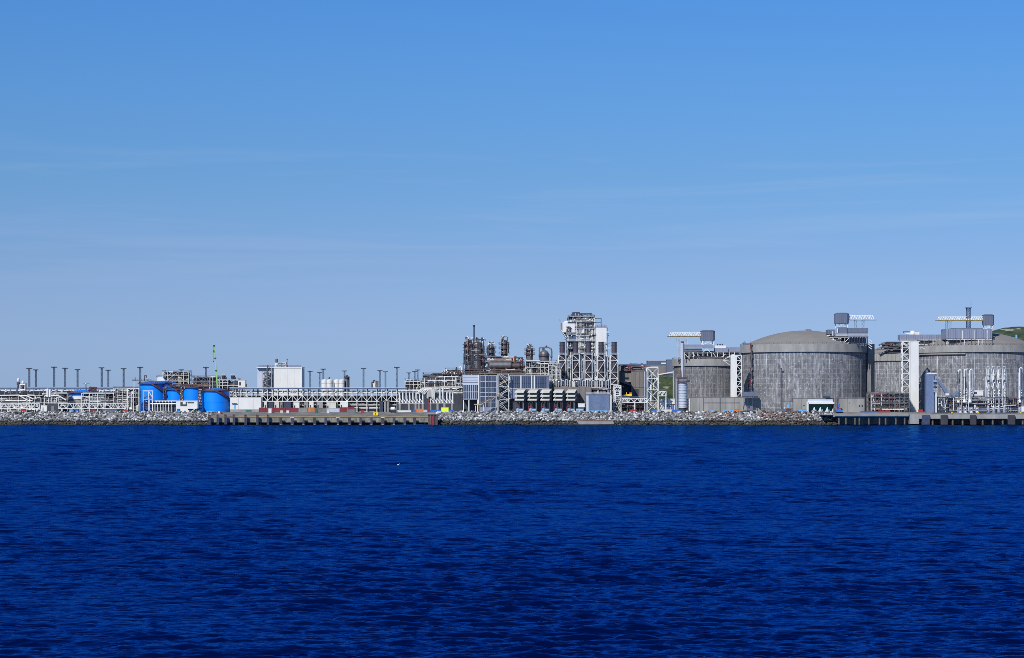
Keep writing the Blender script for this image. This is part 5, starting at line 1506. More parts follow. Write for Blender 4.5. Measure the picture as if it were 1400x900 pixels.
for y in (470.6, 477): B('landing', GA, t).box(818, 830, -2, 8, y, y + .6)
for x in (822, 829): B('leg', WH, t).bar((x, -1, 468.6), (x, -1, 500), .8)
t = Thing(F_M, 'exchanger_stack', 'white and dark exchangers stacked on the front of the tall tower', 'exchanger stack')
for k, (x0, x1, y0, y1, m) in enumerate(((790.6, 798, 433.6, 440, 'fender_blue'), (800, 806, 434, 440.4, 'white_cladding'), (783, 789, 434.6, 440.4, 'steel_grey'), (801.6, 811, 449.6, 456.6, DK), (791, 797, 450, 456, 'grey_cladding'),
        (778, 786, 459, 466, 'mast_steel'), (799, 810, 459, 465.6, 'grey_cladding'), (780, 788, 468, 476, 'fender_blue'), (793, 797.6, 459.6, 470, 'white_cladding'), (806, 812, 441.8, 448, 'white_cladding'))):
    B('exchanger', m, t).box(x0, x1, -1.2, 6, y0, y1)
    B('frame', WH if k % 2 else GA, t).bar((x0 - .5, -1.6, y1 + .4), (x1 + .5, -1.6, y1 + .4), .55).bar((x0 - .5, -1.6, y0 - .5), (x0 - .5, -1.6, y1 + .4), .5)
for x, y0, y1 in ((788.8, 455, 486), (792, 441, 486), (798.6, 456, 486), (812.6, 434, 489), (776.4, 456, 486)): B('column', WH, t).bar((x, -2, y0), (x, -2, y1), .75)
t = Thing(F_M, 'tower_walkways', 'ragged walkways, rails and vents around the tall tower top', 'walkway')
rg = random.Random(171)
for (x0, x1, y) in ((779, 812, 433), (776, 812, 440.6), (786, 813, 449), (774, 792, 457), (790, 814, 458), (775, 813, 467), (776, 813, 477), (829, 833, 456), (828, 834, 470), (826, 836, 478)):
    B('walkway', rg.choice(['steel_grey', DK, GA]), t).box(x0, x1, -3.6, -1.6, y, y + .6)
    B('handrail', rg.choice([WH, 'steel_grey', GA]), t).rail([(x0, -3.6, y), (x1, -3.6, y)], 2.3, .26, 2.6)
for k in range(9): x = rg.uniform(780, 812); B('vent', rg.choice([DK, GA, WH]), t).tube((x, 2, 433), (x, 2, 433 - rg.uniform(2, 6.4)), rg.uniform(.3, .7), 7)
for k in range(40): B('fitting', rg.choice([WH, GA, DK, 'steel_grey', BR, 'white_cladding']), t).ball((rg.uniform(772, 813), -2.6, rg.uniform(436, 485)), rg.uniform(.6, 1.5), 8, 5)
t = Thing(F_M, 'white_hopper', 'white hopper and elbow in the middle of the tall tower', 'hopper')
B('body', 'white_cladding', t).prism([(795, 455), (797.6, 447), (800, 446), (800.6, 455)], -3, 2); B('elbow', WH, t).path([(792, -2, 461), (795, -2, 456), (799, -2, 456)], 1.2, 8)
pipe_run(t, random.Random(63), 786, 813, 434, 485, -3, 0, 80, [WH, GA, 'cream', DK, 'steel_grey', BR], (.35, .8))

# ---- right of the stacks
F_G = Frame(1320)
t = Thing(F_G, 'concrete_building', 'tall brown-grey concrete building with panel joints behind the lattice tower', 'building')
B('wall', 'brown_concrete', t).box(863, 885, 0, 30, 508, F_G.g)
for i in range(4): B('wall_panel', 'brown_concrete', t).box(863.2 + i * 5.5, 868.4 + i * 5.5, -.5, 0, 509, 530)
for i in range(4): B('wall_panel', 'brown_concrete', t).box(863.2 + i * 5.5, 868.4 + i * 5.5, -.5, 0, 531, F_G.g - 4)
B('upper_wing', 'brown_concrete', t).box(848, 863, 4, 30, 507, 522); B('cornice', 'concrete', t).box(848, 863, 3.4, 30, 521.6, 522.6)
B('shadow_recess', 'fender_blue', t).box(848, 863, 8, 30, 522.6, 541); B('canopy', 'grey_cladding', t).prism([(850, 523), (856, 521), (863, 526), (863, 528)], 2, 10)  # recess box coloured dark blue for the shadow in it
B('ledge', 'concrete', t).box(848, 886, -1, 2, 541.4, 543)
B('door', DK, t).box(866, 873, -.7, -.2, 532, 541)
t = Thing(F_G, 'roof_machinery', 'dark red and white machinery row on the brown-grey concrete building', 'machinery')
pipe_run(t, random.Random(71), 849, 887, 499.5, 508, 0, 10, 46, ['dark_red', BR, 'steel_grey', WH, LG], (.4, .9))
B('base', BR, t).box(849, 887, 1, 12, 506.4, 507.4); B('backing_screen', 'steel_grey', t).box(850, 866, 11, 12, 500, 506.4)
t = Thing(Frame(1450), 'storage_hall', 'wide grey hall with dark roof edge behind the concrete building', 'building')
B('wall', 'brown_concrete', t).box(848, 888, 0, 40, 499.4, Frame(1450).g); B('roof', 'mast_steel', t).box(847.4, 888, -.5, 40, 498, 499.3)
for x in (861, 876): B('roof_vent', 'mast_steel', t).box(x, x + 3, 2, 5, 496.8, 498)
t = Thing(Frame(1440), 'blue_roof_hall', 'grey hall with deep blue upper storey left of the smaller tank', 'building')
B('wall', 'brown_concrete', t).box(884, 913, 0, 40, 499.6, Frame(1440).g); B('upper_storey', 'mast_steel', t).box(886.4, 913, 1, 38, 493.4, 499.5); B('roof', 'pale_cladding', t).box(886, 913.4, .5, 38.5, 492.6, 493.3); B('window_strip', 'white_cladding', t).box(904, 911, .6, 1, 496, 498)
t = Thing(Frame(1400), 'stair_block', 'dark purple-grey block tucked against the smaller concrete tank', 'building')
B('wall', 'grey_cladding', t).box(912, 920.4, 0, 20, 492.4, Frame(1400).g - 6); B('wall_base', 'concrete', t).box(911.6, 920.8, -.4, 20.4, Frame(1400).g - 6, Frame(1400).g); B('roof', DK, t).box(911.6, 920.8, -.4, 20.4, 491.7, 492.3)
t = Thing(Frame(1290), 'pipe_bridge', 'white sloping pipe bridge from the lattice tower to the smaller tank', 'pipe bridge')
B('pipe', 'white_cladding', t).bar((899, 0, 512.6), (921, 0, 508.6), 1.6, 1.4); B('tray', DK, t).box(900, 920, 1, 6, 512, 513.6); B('post', 'cream', t).bar((920.4, 0, 508), (920.4, 0, Frame(1290).g), .8); B('end_post', WH, t).bar((900.6, 0, 512), (900.6, 0, Frame(1290).g), .7)
F_Y = Frame(1240)
t = Thing(F_Y, 'lattice_tower', 'big white cross-braced tower carrying pipes beside the concrete building', 'lattice tower')
lattice(t, 884.6, 899.6, 0, 14, 502.6, F_Y.g, 4, .78, WH, 'x')
B('top_frame', WH, t).box(890, 900, 0, 14, 501.4, 502.4)
for k in range(4): B('riser', rng.choice([GA, 'steel_grey', WH]), t).tube((881.6 + (k % 2) * 2, 3 + k, 508), (881.6 + (k % 2) * 2, 3 + k, F_Y.g), .8, 8)
pipe_run(t, random.Random(72), 886, 899, 505, 560, 3, 10, 22, [GA, DK, 'steel_grey', WH], (.4, .8))
t = Thing(F_Y, 'small_lattice_tower', 'narrow white lattice tower right of the blue-grey block', 'lattice tower')
lattice(t, 839.4, 849, 0, 9, 527.4, F_Y.g, (527.4, 530, 538, 546, F_Y.g), .7, WH, 'x')
pipe_run(t, random.Random(73), 836, 849, 527, 556, -1, 6, 26, [WH, GA, WH, 'cream', DK], (.4, .8))
truss_bridge(F_Y, 849.6, 884.4, 544.8, 550.4, 2, 10, 8, 'short white truss bridge between the two lattice towers', legs=(868,), w=.85)
truss_bridge(F_Y, 900, 911, 535.6, 541.4, 2, 8, 4, 'stubby white truss bracket right of the big lattice tower', legs=(910.6,), w=.8)
module(F_Y, 850, 884, 10, 20, [552, 557.6], 'low dark valve deck under the short truss bridge', 123, bay=8, dens=1.6, frame='steel_grey', kit=('fender_blue', DK, BR, 'steel_grey'), pipes=(BR, DK, GA, 'dark_red'))
t = Thing(F_Y, 'yellow_loader', 'yellow lifting machine on the ledge of the concrete building', 'machine')
B('body', 'yellow', t).box(858, 864, 6, 10, 539, 541.6); B('cab', 'orange', t).box(861, 864, 6, 9, 536.8, 539); B('boom', 'yellow', t).bar((858, 8, 540), (852.6, 8, 540.6), .9); B('mast', 'yellow', t).bar((857, 7, 541), (857, 7, 536.6), .7); B('wheel', 'black', t).tube((859.4, 5.6, 542), (859.4, 6, 542), .8, 10); B('wheel', 'black', t).tube((862.8, 5.6, 542), (862.8, 6, 542), .8, 10)
container(Frame(1226), 861.6, 868, 0, 560.2, Frame(1226).g + .3, 'small bright red container before the short truss bridge', 'red', deep=4)
container(Frame(1226), 891.6, 897.6, 0, 559.4, Frame(1226).g + .3, 'small blue container at the foot of the big lattice tower', 'container_blue', deep=4)
# goods on the rocks left of the panel block
for x0, x1, yt, m, lab in ((588, 602.6, 560.6, 'container_blue', 'left blue container below the white column row'),
                           (603.4, 613, 557.4, 'lime', 'lime yellow container between two blue ones'),
                           (613.6, 620.4, 560.6, 'container_blue', 'right short blue container beside the lime one'),
                           (569, 578, 559.2, 'orange', 'orange-red container in front of the eight white columns'),
                           (565, 568.6, 560.4, 'container_blue', 'tiny blue box left of the orange-red container'),
                           (578.6, 584, 560.6, 'pale_cladding', 'pale grey box right of the orange-red container'),
                           (543, 562, 561, 'white_cladding', 'long white container beside the quay under the column row')):
    container(Frame(1228), x0, x1, 0, yt, Frame(1228).g + .4, lab, m, deep=4.6)
t = Thing(Frame(1203), 'landing_slab', 'brown-grey landing slab at the waterline below the blue-grey block', 'slab')
B('slab', 'concrete', t).prism([(789, 576), (792, 575.2), (838, 575.2), (840, 580.2), (791, 580.4)], 0, 9)
B('rust_edge', 'rust', t).box(793, 836, -.3, 0, 574.8, 575.8)
# ================================================================ light masts (behind everything, all one height)
F_A = Frame(1360)
mast_root = Thing(F_A, 'light_mast', 'x', 'light mast', 'lattice light masts in a long row')
lattice(mast_root, 699.1, 700.9, -.9, .9, 503.4, F_A.g, 14, .42, 'mast_steel', 'z')
B('core_ladder', 'mast_steel', mast_root).bar((700, 0, 503), (700, 0, F_A.g), .32)
B('head_frame', 'mast_steel', mast_root).box(696.2, 703.8, -2.2, 2.2, 502.6, 503.3)
for k in range(6):
    a = 696.8 + k * 1.28
    B('lamp', 'dark_steel', mast_root).box(a - .45, a + .45, -2.6, -1.4, 502, 503)
MASTS = [(40, 503.5), (49, 505.5), (74, 501.8), (89, 503.3), (106, 505), (139, 502.6), (148, 506), (169, 503.7), (191.7, 502), (248, 505.4), (281.5, 502),
         (358, 505), (424, 507.5), (437, 509), (442, 504.5), (471, 507), (497, 503.5), (519.5, 506.5), (527, 508), (542.5, 502), (559, 509.6), (567, 507.6), (571, 505.6)]

# ================================================================ long pipe rack (x 312 - 556) and its left continuation
F_R = Frame(1262)
def pipe_rack(f, x0, x1, label, seed, truss=True, bay=6.6, y_roof=531.6):
    rg = random.Random(seed)
    t = Thing(f, 'pipe_rack', label, 'pipe rack')
    B('roof_tray', 'mast_steel', t).box(x0, x1, -1, 16, y_roof - 1.0, y_roof + .6)
    B('roof_edge', 'pale_cladding', t).box(x0, x1, -1.3, -1, y_roof - 1.6, y_roof - 1.0)
    n = int((x1 - x0) / bay); s = (x1 - x0) / n
    for i in range(n + 1):
        x = x0 + i * s
        B('post', WH, t).bar((x, 0, y_roof), (x, 0, 549.4), .75)
        if i % 2 == 0:
            B('column', 'cream', t).bar((x, 1, 549), (x, 1, f.g + .3), 1.1)
            B('rear_column', 'steel_grey', t).bar((x, 15, y_roof), (x, 15, f.g + .3), 1.1)
        if i < n:
            u = i % 2 == 0
            B('brace', WH, t).bar((x, 0, 548.4 if u else 540.4), (x + s, 0, 540.4 if u else 548.4), .7)
    B('mid_beam', WH, t).bar((x0, 0, 540.2), (x1, 0, 540.2), .8)
    B('bottom_beam', WH, t).bar((x0, 0, 548.8), (x1, 0, 548.8), 1.0)
    for k in range(5):
        B('line_pipe', ['white_cladding', 'pale_cladding', GA, WH, 'galvanised'][k], t).tube((x0, 3 + k * 2.2, 536.8 - (k % 2) * 1.4), (x1, 3 + k * 2.2, 536.8 - (k % 2) * 1.4), 1.0 + .2 * (k % 2), 8)
    B('cable_tray', DK, t).box(x0, x1, 4, 14, 541.6, 542.2); B('cable_tray', DK, t).box(x0, x1, 4, 14, 547, 547.6)
    B('shade_screen', DK, t).box(x0, x1, 15.4, 16, 541, 556)  # dark sheet added to stand in for shade inside the rack
    for k in range(int((x1 - x0) / 5)):
        x = rg.uniform(x0 + 1, x1 - 1)
        B('valve', rg.choice([WH, 'pale_cladding', GA]), t).ball((x, 1.5, rg.uniform(534.4, 537.6)), rg.uniform(.7, 1.3), 7, 5)
    pipe_run(t, rg, x0, x1, 549.4, f.g, 3, 13, int((x1 - x0) / 3.2), [GA, WH, 'cream', DK, 'pale_concrete'], (.4, .8))
    return t
pipe_rack(F_R, 314, 352, 'left stretch of the long white pipe rack above the low white building', 201)
pipe_rack(F_R, 352, 556, 'long white trussed pipe rack behind the dark red containers', 202)
# rooms under the rack
rg = random.Random(15)
x = 356.6; k = 0
F_U2 = Frame(1258)
names = ['first', 'second', 'third', 'fourth', 'fifth', 'sixth', 'seventh', 'eighth', 'ninth']
for (x0, x1, yt, m) in ((361, 364.4, 549.6, 'white_cladding'), (375, 381.4, 549.8, 'cream'), (383, 386, 550, 'pale_concrete'), (401, 409, 550.4, 'white_cladding'), (415.4, 421, 550, 'pale_concrete'), (422.6, 428.4, 549.8, 'white_cladding'), (433, 441, 550, 'pale_concrete'), (446.4, 459, 550.8, 'cream'), (465, 475.4, 549.8, 'white_cladding')):
    t = house(F_U2, x0, x1, 2, 9, yt, F_U2.g, names[k] + ' pale switch room from the left in the shade under the long rack', m, 'switch_room', group='switch rooms under the long rack')
    B('door', DK, t).box(x0 + .8, x0 + 2.4, 1.7, 2, yt + 4, F_U2.g); k += 1
for i, (x0, x1) in enumerate(((367, 373.6), (387.6, 397.4))):
    t = house(F_U2, x0, x1, 2, 10, 550, F_U2.g, ['left', 'right'][i] + ' navy blue plant box between the pale switch rooms', 'fender_blue', 'plant_box', group='navy plant boxes under the rack')
    B('door', DK, t).box(x0 + 1, x0 + 3, 1.7, 2, 553, F_U2.g)
module(Frame(1266), 476, 540, 0, 14, [549.6, 556], 'dark pump bay under the right end of the long rack', 205, bay=9, dens=2.2, frame='cream', kit=(DK, LG, BR, 'fender_blue'), pipes=('cream', GA, WH, DK))
t = house(F_R, 519, 523.6, -3, 4, 549, F_R.g, 'narrow dark blue shaft box at the right end of the long rack', 'fender_blue', 'shaft_box')
B('door', DK, t).box(520, 522, -3.3, -3, 556, F_R.g)
for i, x in enumerate((527, 531)):
    t = Thing(F_R, 'concrete_pier', ['left', 'right'][i] + ' pale concrete pier at the right end of the long rack', 'pier', 'concrete piers at the rack end')
    B('shaft', 'pale_concrete', t).lathe(x, -2, [(1.7, 549), (1.6, F_R.g)], 10); B('head', 'pale_concrete', t).box(x - 2.2, x + 2.2, -4, 0, 547.8, 549)

# ================================================================ white block with roof gear, white silos
F_H2 = Frame(1320)
t = Thing(F_H2, 'white_block', 'big windowless white block standing above the pipe rack', 'building')
for i in range(4): B('wall_panel', 'white_cladding', t).box(373.2 + i * 9.9, 373.2 + (i + 1) * 9.9 - .08, 0, 34, 503.6, F_H2.g)
B('left_wing', 'pale_cladding', t).box(351.4, 373.2, 4, 34, 502.8, F_H2.g)
B('corner_post', 'white_cladding', t).box(411.6, 412.8, -.6, 3, 503, F_H2.g)
B('parapet', 'white_cladding', t).box(351, 413.2, -.8, 34.5, 502, 503.2)
B('roof_rail', 'mid_cladding', t).rail([(353, -.5, 502), (411, -.5, 502)], 2.4, .3, 2.4)
B('roof_screen', 'mid_cladding', t).box(352.6, 374, 2, 3, 499.6, 502); B('roof_screen', 'mid_cladding', t).box(394, 411, 2, 3, 499.8, 502)
t = Thing(F_H2, 'roof_ventilation', 'grey fan units and pipes on the roof of the white block', 'ventilation unit')
B('fan_tower', 'steel_grey', t).lathe(377.4, 6, [(.01, 490.4), (1.8, 490.8), (2, 494), (1.4, 495), (1.6, 502)], 10)
for k, (x, w, y) in enumerate(((375.4, 4, 496.5), (381, 3.6, 497.6), (386, 4.6, 496), (391, 2, 499))): B('fan_unit', ('white_cladding', GA, 'white_cladding', BR)[k], t).box(x, x + w, 2, 8, y, 502)
B('antenna', 'mast_steel', t).tube((392.2, 4, 502), (392.2, 4, 492), .28, 6); B('dish', 'mast_steel', t).ball((392.2, 4, 491.6), .9, 8, 5)
pipe_run(t, random.Random(81), 374, 392, 495, 502, 0, 4, 12, [GA, DK, BR, WH], (.3, .6))
t = Thing(F_H2, 'outside_stair', 'dark zigzag stair and pipe tower on the left of the white block', 'stair')
for k in range(7):
    y = 505 + k * 6
    B('flight', 'steel_grey', t).bar((360.4 + (k % 2) * 10, -3, y + 5.6), (371 - (k % 2) * 10.4, -3, y + .6), 2.0, 1.1)
    B('landing', DK, t).box(359.6, 372, -4, 2, y + 5.7, y + 6.2)
for x in (360, 365.6, 371.6): B('post', GA if x > 361 else DK, t).bar((x, -4, 503 if x < 371 else 499.6), (x, -4, F_H2.g), .7)
B('downpipe', BR, t).tube((366.6, -4.6, 499.6), (366.6, -4.6, 513), .9, 8)
pipe_run(t, random.Random(82), 360, 372, 508, 535, -4, 0, 18, [DK, GA, BR, 'steel_grey'], (.3, .7))
for i, (x, r, b) in enumerate(((443, 4.2, 2), (450.8, 4.3, 0), (460, 4.2, 2), (467.4, 4.2, 0))):
    t = Thing(Frame(1310), 'white_silo', ['leftmost', 'second', 'third', 'rightmost'][i] + ' of four white silos above the pipe rack', 'silo', 'white silos behind the rack')
    f = t.f
    B('shell', 'white_cladding', t).lathe(x, b * 3, [(.01, 518.6), (r * .6, 519), (r, 520.2), (r, f.g)], 20)
    B('seam', 'pale_cladding', t).lathe(x, b * 3, [(r, 524), (r + .15, 524.1), (r + .15, 524.6), (r, 524.7)], 20)
    if i == 1: B('top_valve', BR, t).lathe(x - .6, 0, [(.01, 515.4), (.9, 515.8), (.6, 517), (1.6, 518.4), (1.6, 519)], 8)
t = Thing(Frame(1312), 'lagged_column', 'brown lagged column standing right of the white silos', 'column')
vessel(t, 474, 0, 2.6, 515, Frame(1312).g, LG, .6, 16); B('side_cage', DK, t).box(476.4, 477.8, -1, 2, 515, 535); B('top_gear', BR, t).ball((474, 0, 514), 1.6, 8, 5).tube((474, 0, 515), (474, 0, 512.4), .4, 6); ring_platform(t, 474, 0, 2.6, 517, DK, w=.9)
t = Thing(Frame(1290), 'rack_separator', 'brown separator with white hopper on top of the long rack', 'separator')
B('body', BR, t).box(507.6, 511, 0, 6, 522, 531); B('hopper', 'white_cladding', t).prism([(509.6, 524), (513.4, 524), (512.2, 532), (510.8, 532)], -1, 3); B('side', BR, t).box(513.6, 517, 0, 6, 521, 531); B('top', GA, t).box(509, 516.6, 0, 6, 519.8, 521); B('ladder', 'cream', t).bar((515.6, -1, 520), (515.6, -1, 531.6), .7)
pipe_run(t, random.Random(83), 507, 517, 519.6, 531, -1, 1, 8, [BR, 'cream', DK], (.3, .6))

# ================================================================ low white building and containers by the quay
F_O = Frame(1240)
t = Thing(F_O, 'low_white_building', 'long low white building with blue door right of the last blue tank', 'building')
B('wall', 'white_cladding', t).box(314.6, 325.4, 0, 16, 544, 560); B('wall', 'white_cladding', t).box(325.9, 345.8, 0, 16, 543.8, 560); B('wall', 'white_cladding', t).box(346.3, 357, 0, 16, 544, 560)
B('joint', DK, t).box(325.4, 325.9, .3, 15, 545, F_O.g); B('joint', DK, t).box(345.8, 346.3, .3, 15, 545, F_O.g)
B('roof', 'white_cladding', t).box(314, 357.6, -.5, 16.5, 543, 543.7)
B('door', 'sky_blue', t).box(320.2, 322.2, -.3, 0, 553.4, 558.6); B('awning', 'steel_grey', t).box(317, 324, -2, 0, 551.2, 552)
B('base', 'concrete', t).box(314.6, 357, .2, 16, 560, F_O.g + .4)
B('base_door', 'green', t).box(336, 343.6, -.2, .2, 560.2, F_O.g + .3)
goods = [(354, 363, 557.6, 'dark_red', 'leftmost dark red container of the row before the rack'), (363.6, 374, 557.6, 'dark_red', 'second dark red container of the row before the rack'),
         (374.6, 390, 557.8, 'dark_red', 'third, longer dark red container of the row before the rack'), (390.6, 407.6, 557.8, 'dark_red', 'fourth dark red container, left of the grey patched one'),
         (408.2, 420, 557.8, 'concrete', 'grey patched container left of the orange one'), (420.6, 430, 557.4, 'dull_orange', 'dull orange container in the dark red row'),
         (430.6, 446, 558.2, 'brown_concrete', 'grey-brown container right of the orange one'), (446.6, 464, 558.6, 'pale_cladding', 'pale grey slatted container before the rack'),
         (464.6, 474, 557.2, 'dark_red', 'dark red container left of the grey skip'), (475, 484, 556.4, 'dark_red', 'rightmost dark red container, raised above a grey skip')]
for x0, x1, yt, m, lab in goods: container(Frame(1230), x0, x1, 0, yt, 564.2, lab, m)
for x0, x1, yt, m, lab, nm in ((474.4, 486, 559.6, 'steel_grey', 'grey waste skip under the raised dark red container', 'skip'), (493.4, 497.6, 561, 'red', 'small red tank on the quay right of the grey skip', 'tank'),
                            (367, 371, 558.6, 'white_cladding', 'white pallet box before the second dark red container', 'pallet_box'), (431.4, 434, 560, 'green', 'small green bin before the grey-brown container', 'bin'),
                            (447, 450, 561, 'white_cladding', 'small white bin before the pale slatted container', 'bin'), (383, 386.4, 561.2, 'cream', 'cream sack pallet before the third dark red container', 'pallet_box'), (391.6, 395, 561.4, 'white_cladding', 'white sack pallet before the fourth dark red container', 'pallet_box')):
    container(Frame(1222), x0, x1, 0, yt, 565.4, lab, m, nm, 'box', deep=3)
t = Thing(Frame(1206), 'yellow_box', 'bright yellow box standing alone on the left quay', 'box')
B('body', 'yellow', t).box(510, 516.2, 6, 10, 563.8, 568.2); B('lid', 'yellow', t).box(509.7, 516.5, 5.7, 10.3, 563.2, 563.7); B('latch', DK, t).box(512.4, 513.6, 5.8, 6, 565, 567)
t = Thing(Frame(1226), 'white_tanker', 'white tank trailer at the right end of the long rack', 'trailer')
B('tank', 'white_cladding', t).drum((535, 0, 559), (539.4, 0, 559), 2.6, 14); B('chassis', DK, t).box(533.4, 541, -2, 2, 561.6, 562.6)
for x in (534.6, 539.6): B('wheel', 'black', t).tube((x, -2.3, 563), (x, -1.6, 563), 1.1, 12)

# ================================================================ blue tanks
def blue_tank(f, cx, cd, r, yt, label, stair=(20, 95), roof=4.0, yb=None, white_base=False, seed=1):
    t = Thing(f, 'blue_tank', label, 'storage tank')
    yb = yb or f.g + .3
    B('shell', 'tank_blue', t).lathe(cx, cd, [(r, yt), (r, yb)], 56)
    B('roof', 'tank_blue', t, sharp=60).lathe(cx, cd, [(.01, yt - roof), (r * .5, yt - roof * .72), (r * .96, yt - .2), (r, yt)], 56)
    B('rim', 'container_blue', t).lathe(cx, cd, [(r, yt - .2), (r + .9, yt - .2), (r + .9, yt + .5), (r, yt + .5)], 56)
    B('rim_walk', BR, t).lathe(cx, cd, [(r + .9, yt - .5), (r + 2.6, yt - .5), (r + 2.6, yt + .7), (r + .9, yt + .7), (r + .9, yt - .5)], 56)
    rm = B('rim_rail', BR, t)
    rm.rail([(cx + (r + .7) * math.sin(R(a)), cd - (r + .7) * math.cos(R(a)), yt - .2) for a in range(-95, 96, 8)], 2.3, .36, 2.0)
    n = 11
    a0, a1 = stair
    ys = yt; ye = min(yt + 15, yb - 2)
    st = B('spiral_stair', BR, t); sr = B('stair_rail', 'dark_red', st)
    pr = None
    for i in range(n + 1):
        a = a0 + (a1 - a0) * i / n; y = ys + (ye - ys) * i / n
        p = (cx + (r + 1.3) * math.sin(R(a)), cd - (r + 1.3) * math.cos(R(a)), y)
        if pr:
            st.bar(pr, p, 2.4, 1.6); sr.rail([pr, p], 2.6, .45, 1.4)
        pr = p
    if white_base: B('base_ring', 'white_cladding', t).lathe(cx, cd, [(r + .6, yb - 4), (r + 2.0, yb - 3.4), (r + 2.0, yb), (.1, yb)], 40)
    for y in np.linspace(yt + 6, yb - 4, 3): B('weld_seam', 'tank_blue', t).lathe(cx, cd, [(r, y), (r + .12, y + .1), (r + .12, y + .4), (r, y + .5)], 56)
    return t
F_N = Frame(1252)
blue_tank(F_N, 206, 22, 19, 524.6, 'leftmost front blue tank, tallest, with brown stair descending right', (2, 66))
blue_tank(Frame(1300), 219, 40, 17, 523.4, 'blue tank roof peeping from behind the leftmost blue tanks', roof=3.4)
blue_tank(F_N, 237, 26, 14.6, 532.4, 'second blue tank, smaller, between the brown pipe towers', (2, 60), 2.6)
blue_tank(F_N, 261, 26, 16, 529.4, 'third blue tank, above the small white pump house', (20, 80), 2.8)
blue_tank(Frame(1238), 292.6, 20, 18.4, 534, 'rightmost big blue tank beside the low white building, reaching the ground', (4, 86), 3.6)
blue_tank(Frame(1262), 108, 18, 17, 537, 'flat small blue tank on a white base near the left edge', (40, 95), 4.4, 546, True)
# pedestal of the flat tank
t = Thing(Frame(1262), 'tank_pedestal', 'grey pedestal slab below the flat small blue tank', 'slab')
B('slab', 'concrete', t).box(90, 127, 0, 37, 546.6, Frame(1262).g)
# pipe towers between the tanks
for i, (x, y0) in enumerate(((225, 530), (248.4, 528), (273, 533))):
    t = Thing(Frame(1240), 'tank_riser', ['left', 'middle', 'right'][i] + ' brown and white pipe tower in a gap between blue tanks', 'pipework', 'pipe towers between blue tanks')
    rg = random.Random(90 + i)
    for k in range(3): B('riser', rg.choice([BR, LG, GA]), t).tube((x - 1.5 + k * 1.5, k, y0 + rg.uniform(-2, 2)), (x - 1.5 + k * 1.5, k, t.f.g), .6, 8)
    for y in np.arange(y0, 560, 4.2): B('landing', rg.choice([BR, 'dark_red', DK]), t).box(x - 2.4, x + 2.4, -1.4, 3, y, y + .7); B('lamp', WH, t).ball((x + rg.uniform(-1.6, 1.6), -1.8, y + 2), .6, 6, 4)
    pipe_run(t, rg, x - 3, x + 3, y0 - 2, 562, -1.5, 2, 10, [BR, 'dark_red', WH, GA, DK], (.3, .55))
# machinery on the tank roofs
t = Thing(Frame(1256), 'roof_gantry', 'brown walkway with mast crossing the tops of the blue tanks', 'walkway')
for a, b in (((181, 520.4), (206, 521.2)), ((206, 521.2), (232, 531)), ((228, 530), (262, 527.4)), ((240, 528), (285, 529))):
    B('deck', BR, t).bar((a[0], 2, a[1]), (b[0], 2, b[1]), 2.2, .7); B('handrail', BR, t).rail([(a[0], 1, a[1]), (b[0], 1, b[1])], 2.2, .3, 3)
B('mast', 'mast_steel', t).tube((184.6, 2, 521), (184.6, 2, 516), .35, 6)
for x in (183, 199): B('post', WH, t).bar((x, 2, 521), (x, 2, 534), .8)
B('valve_stack', BR, t).path([(197.4, 2, 521), (197.4, 2, 513.6), (199.6, 2, 513.6), (199.6, 2, 517)], .7, 7); B('valve_stack', WH, t).path([(201, 2, 521), (201, 2, 515)], .6, 7)
pipe_run(t, random.Random(95), 232, 290, 525, 532, 1, 6, 34, [BR, 'rust', 'dark_red', LG, GA], (.3, .6))

# white pump house, portal frames, white pipe comb
t = house(Frame(1232), 240.6, 270, 0, 12, 548.6, 559, 'small white pump house with dark window opening before the blue tanks', 'white_cladding', 'pump_house')
f = Frame(1232)
B('opening', DK, t).box(246.6, 255.6, -.3, 0, 549.8, 555.4); B('opening_infill', 'white_cladding', t).box(250, 254, -.6, -.3, 549.4, 553); B('canopy', DK, t).box(256.4, 265, -1, 0, 550, 550.8)
B('lower_wall', 'white_cladding', t).box(246.6, 257, 0, 10, 559, f.g); B('lower_dark', DK, t).box(257.4, 269.6, 2, 10, 559.4, f.g); B('post', WH, t).bar((241.4, .6, 559), (241.4, .6, f.g), .8); B('post', WH, t).bar((269, .6, 559), (269, .6, f.g), .8)
B('stair', 'white_cladding', t).bar((261, -2, f.g), (270.6, -2, 556.6), 1.6, .9)
t = Thing(f, 'pipe_comb', 'comb of white upright pipes left of the small white pump house', 'pipework')
for k in range(9):
    x = 204.6 + k * 3.7
    B('upright', WH if k % 3 else 'cream', t).tube((x, 0, 552 if k > 1 else 545 + k * 3), (x, 0, f.g), .6, 8)
B('header', GA, t).tube((206, .5, 552.4), (240, .5, 552.4), .9, 8); B('header', 'cream', t).tube((208, 2, 548.6), (240, 2, 548.6), .8, 8)
for k in range(6): B('dome_valve', 'cream', t).ball((214 + k * 4.2, 0, 549.6), 1.3, 8, 5)
B('backing_screen', DK, t).box(206, 240, 4, 5, 550, f.g)
t = Thing(f, 'portal_frame', 'white portal frame in front of the leftmost blue tank', 'frame')
for x in (196, 203.4, 209): B('post', WH, t).bar((x, -1, 535), (x, -1, f.g), .7)
B('beam', WH, t).bar((195.6, -1, 534.6), (209.6, -1, 534.6), 1.0); B('beam', WH, t).bar((196, -1, 546), (209, -1, 546), .7); B('knee', WH, t).bar((203.4, -1, 535), (209, -1, 544), .8)
pipe_run(t, random.Random(97), 197, 208, 536, 562, 0, 2, 14, ['container_blue', 'tank_blue', DK, BR, WH], (.35, .7))
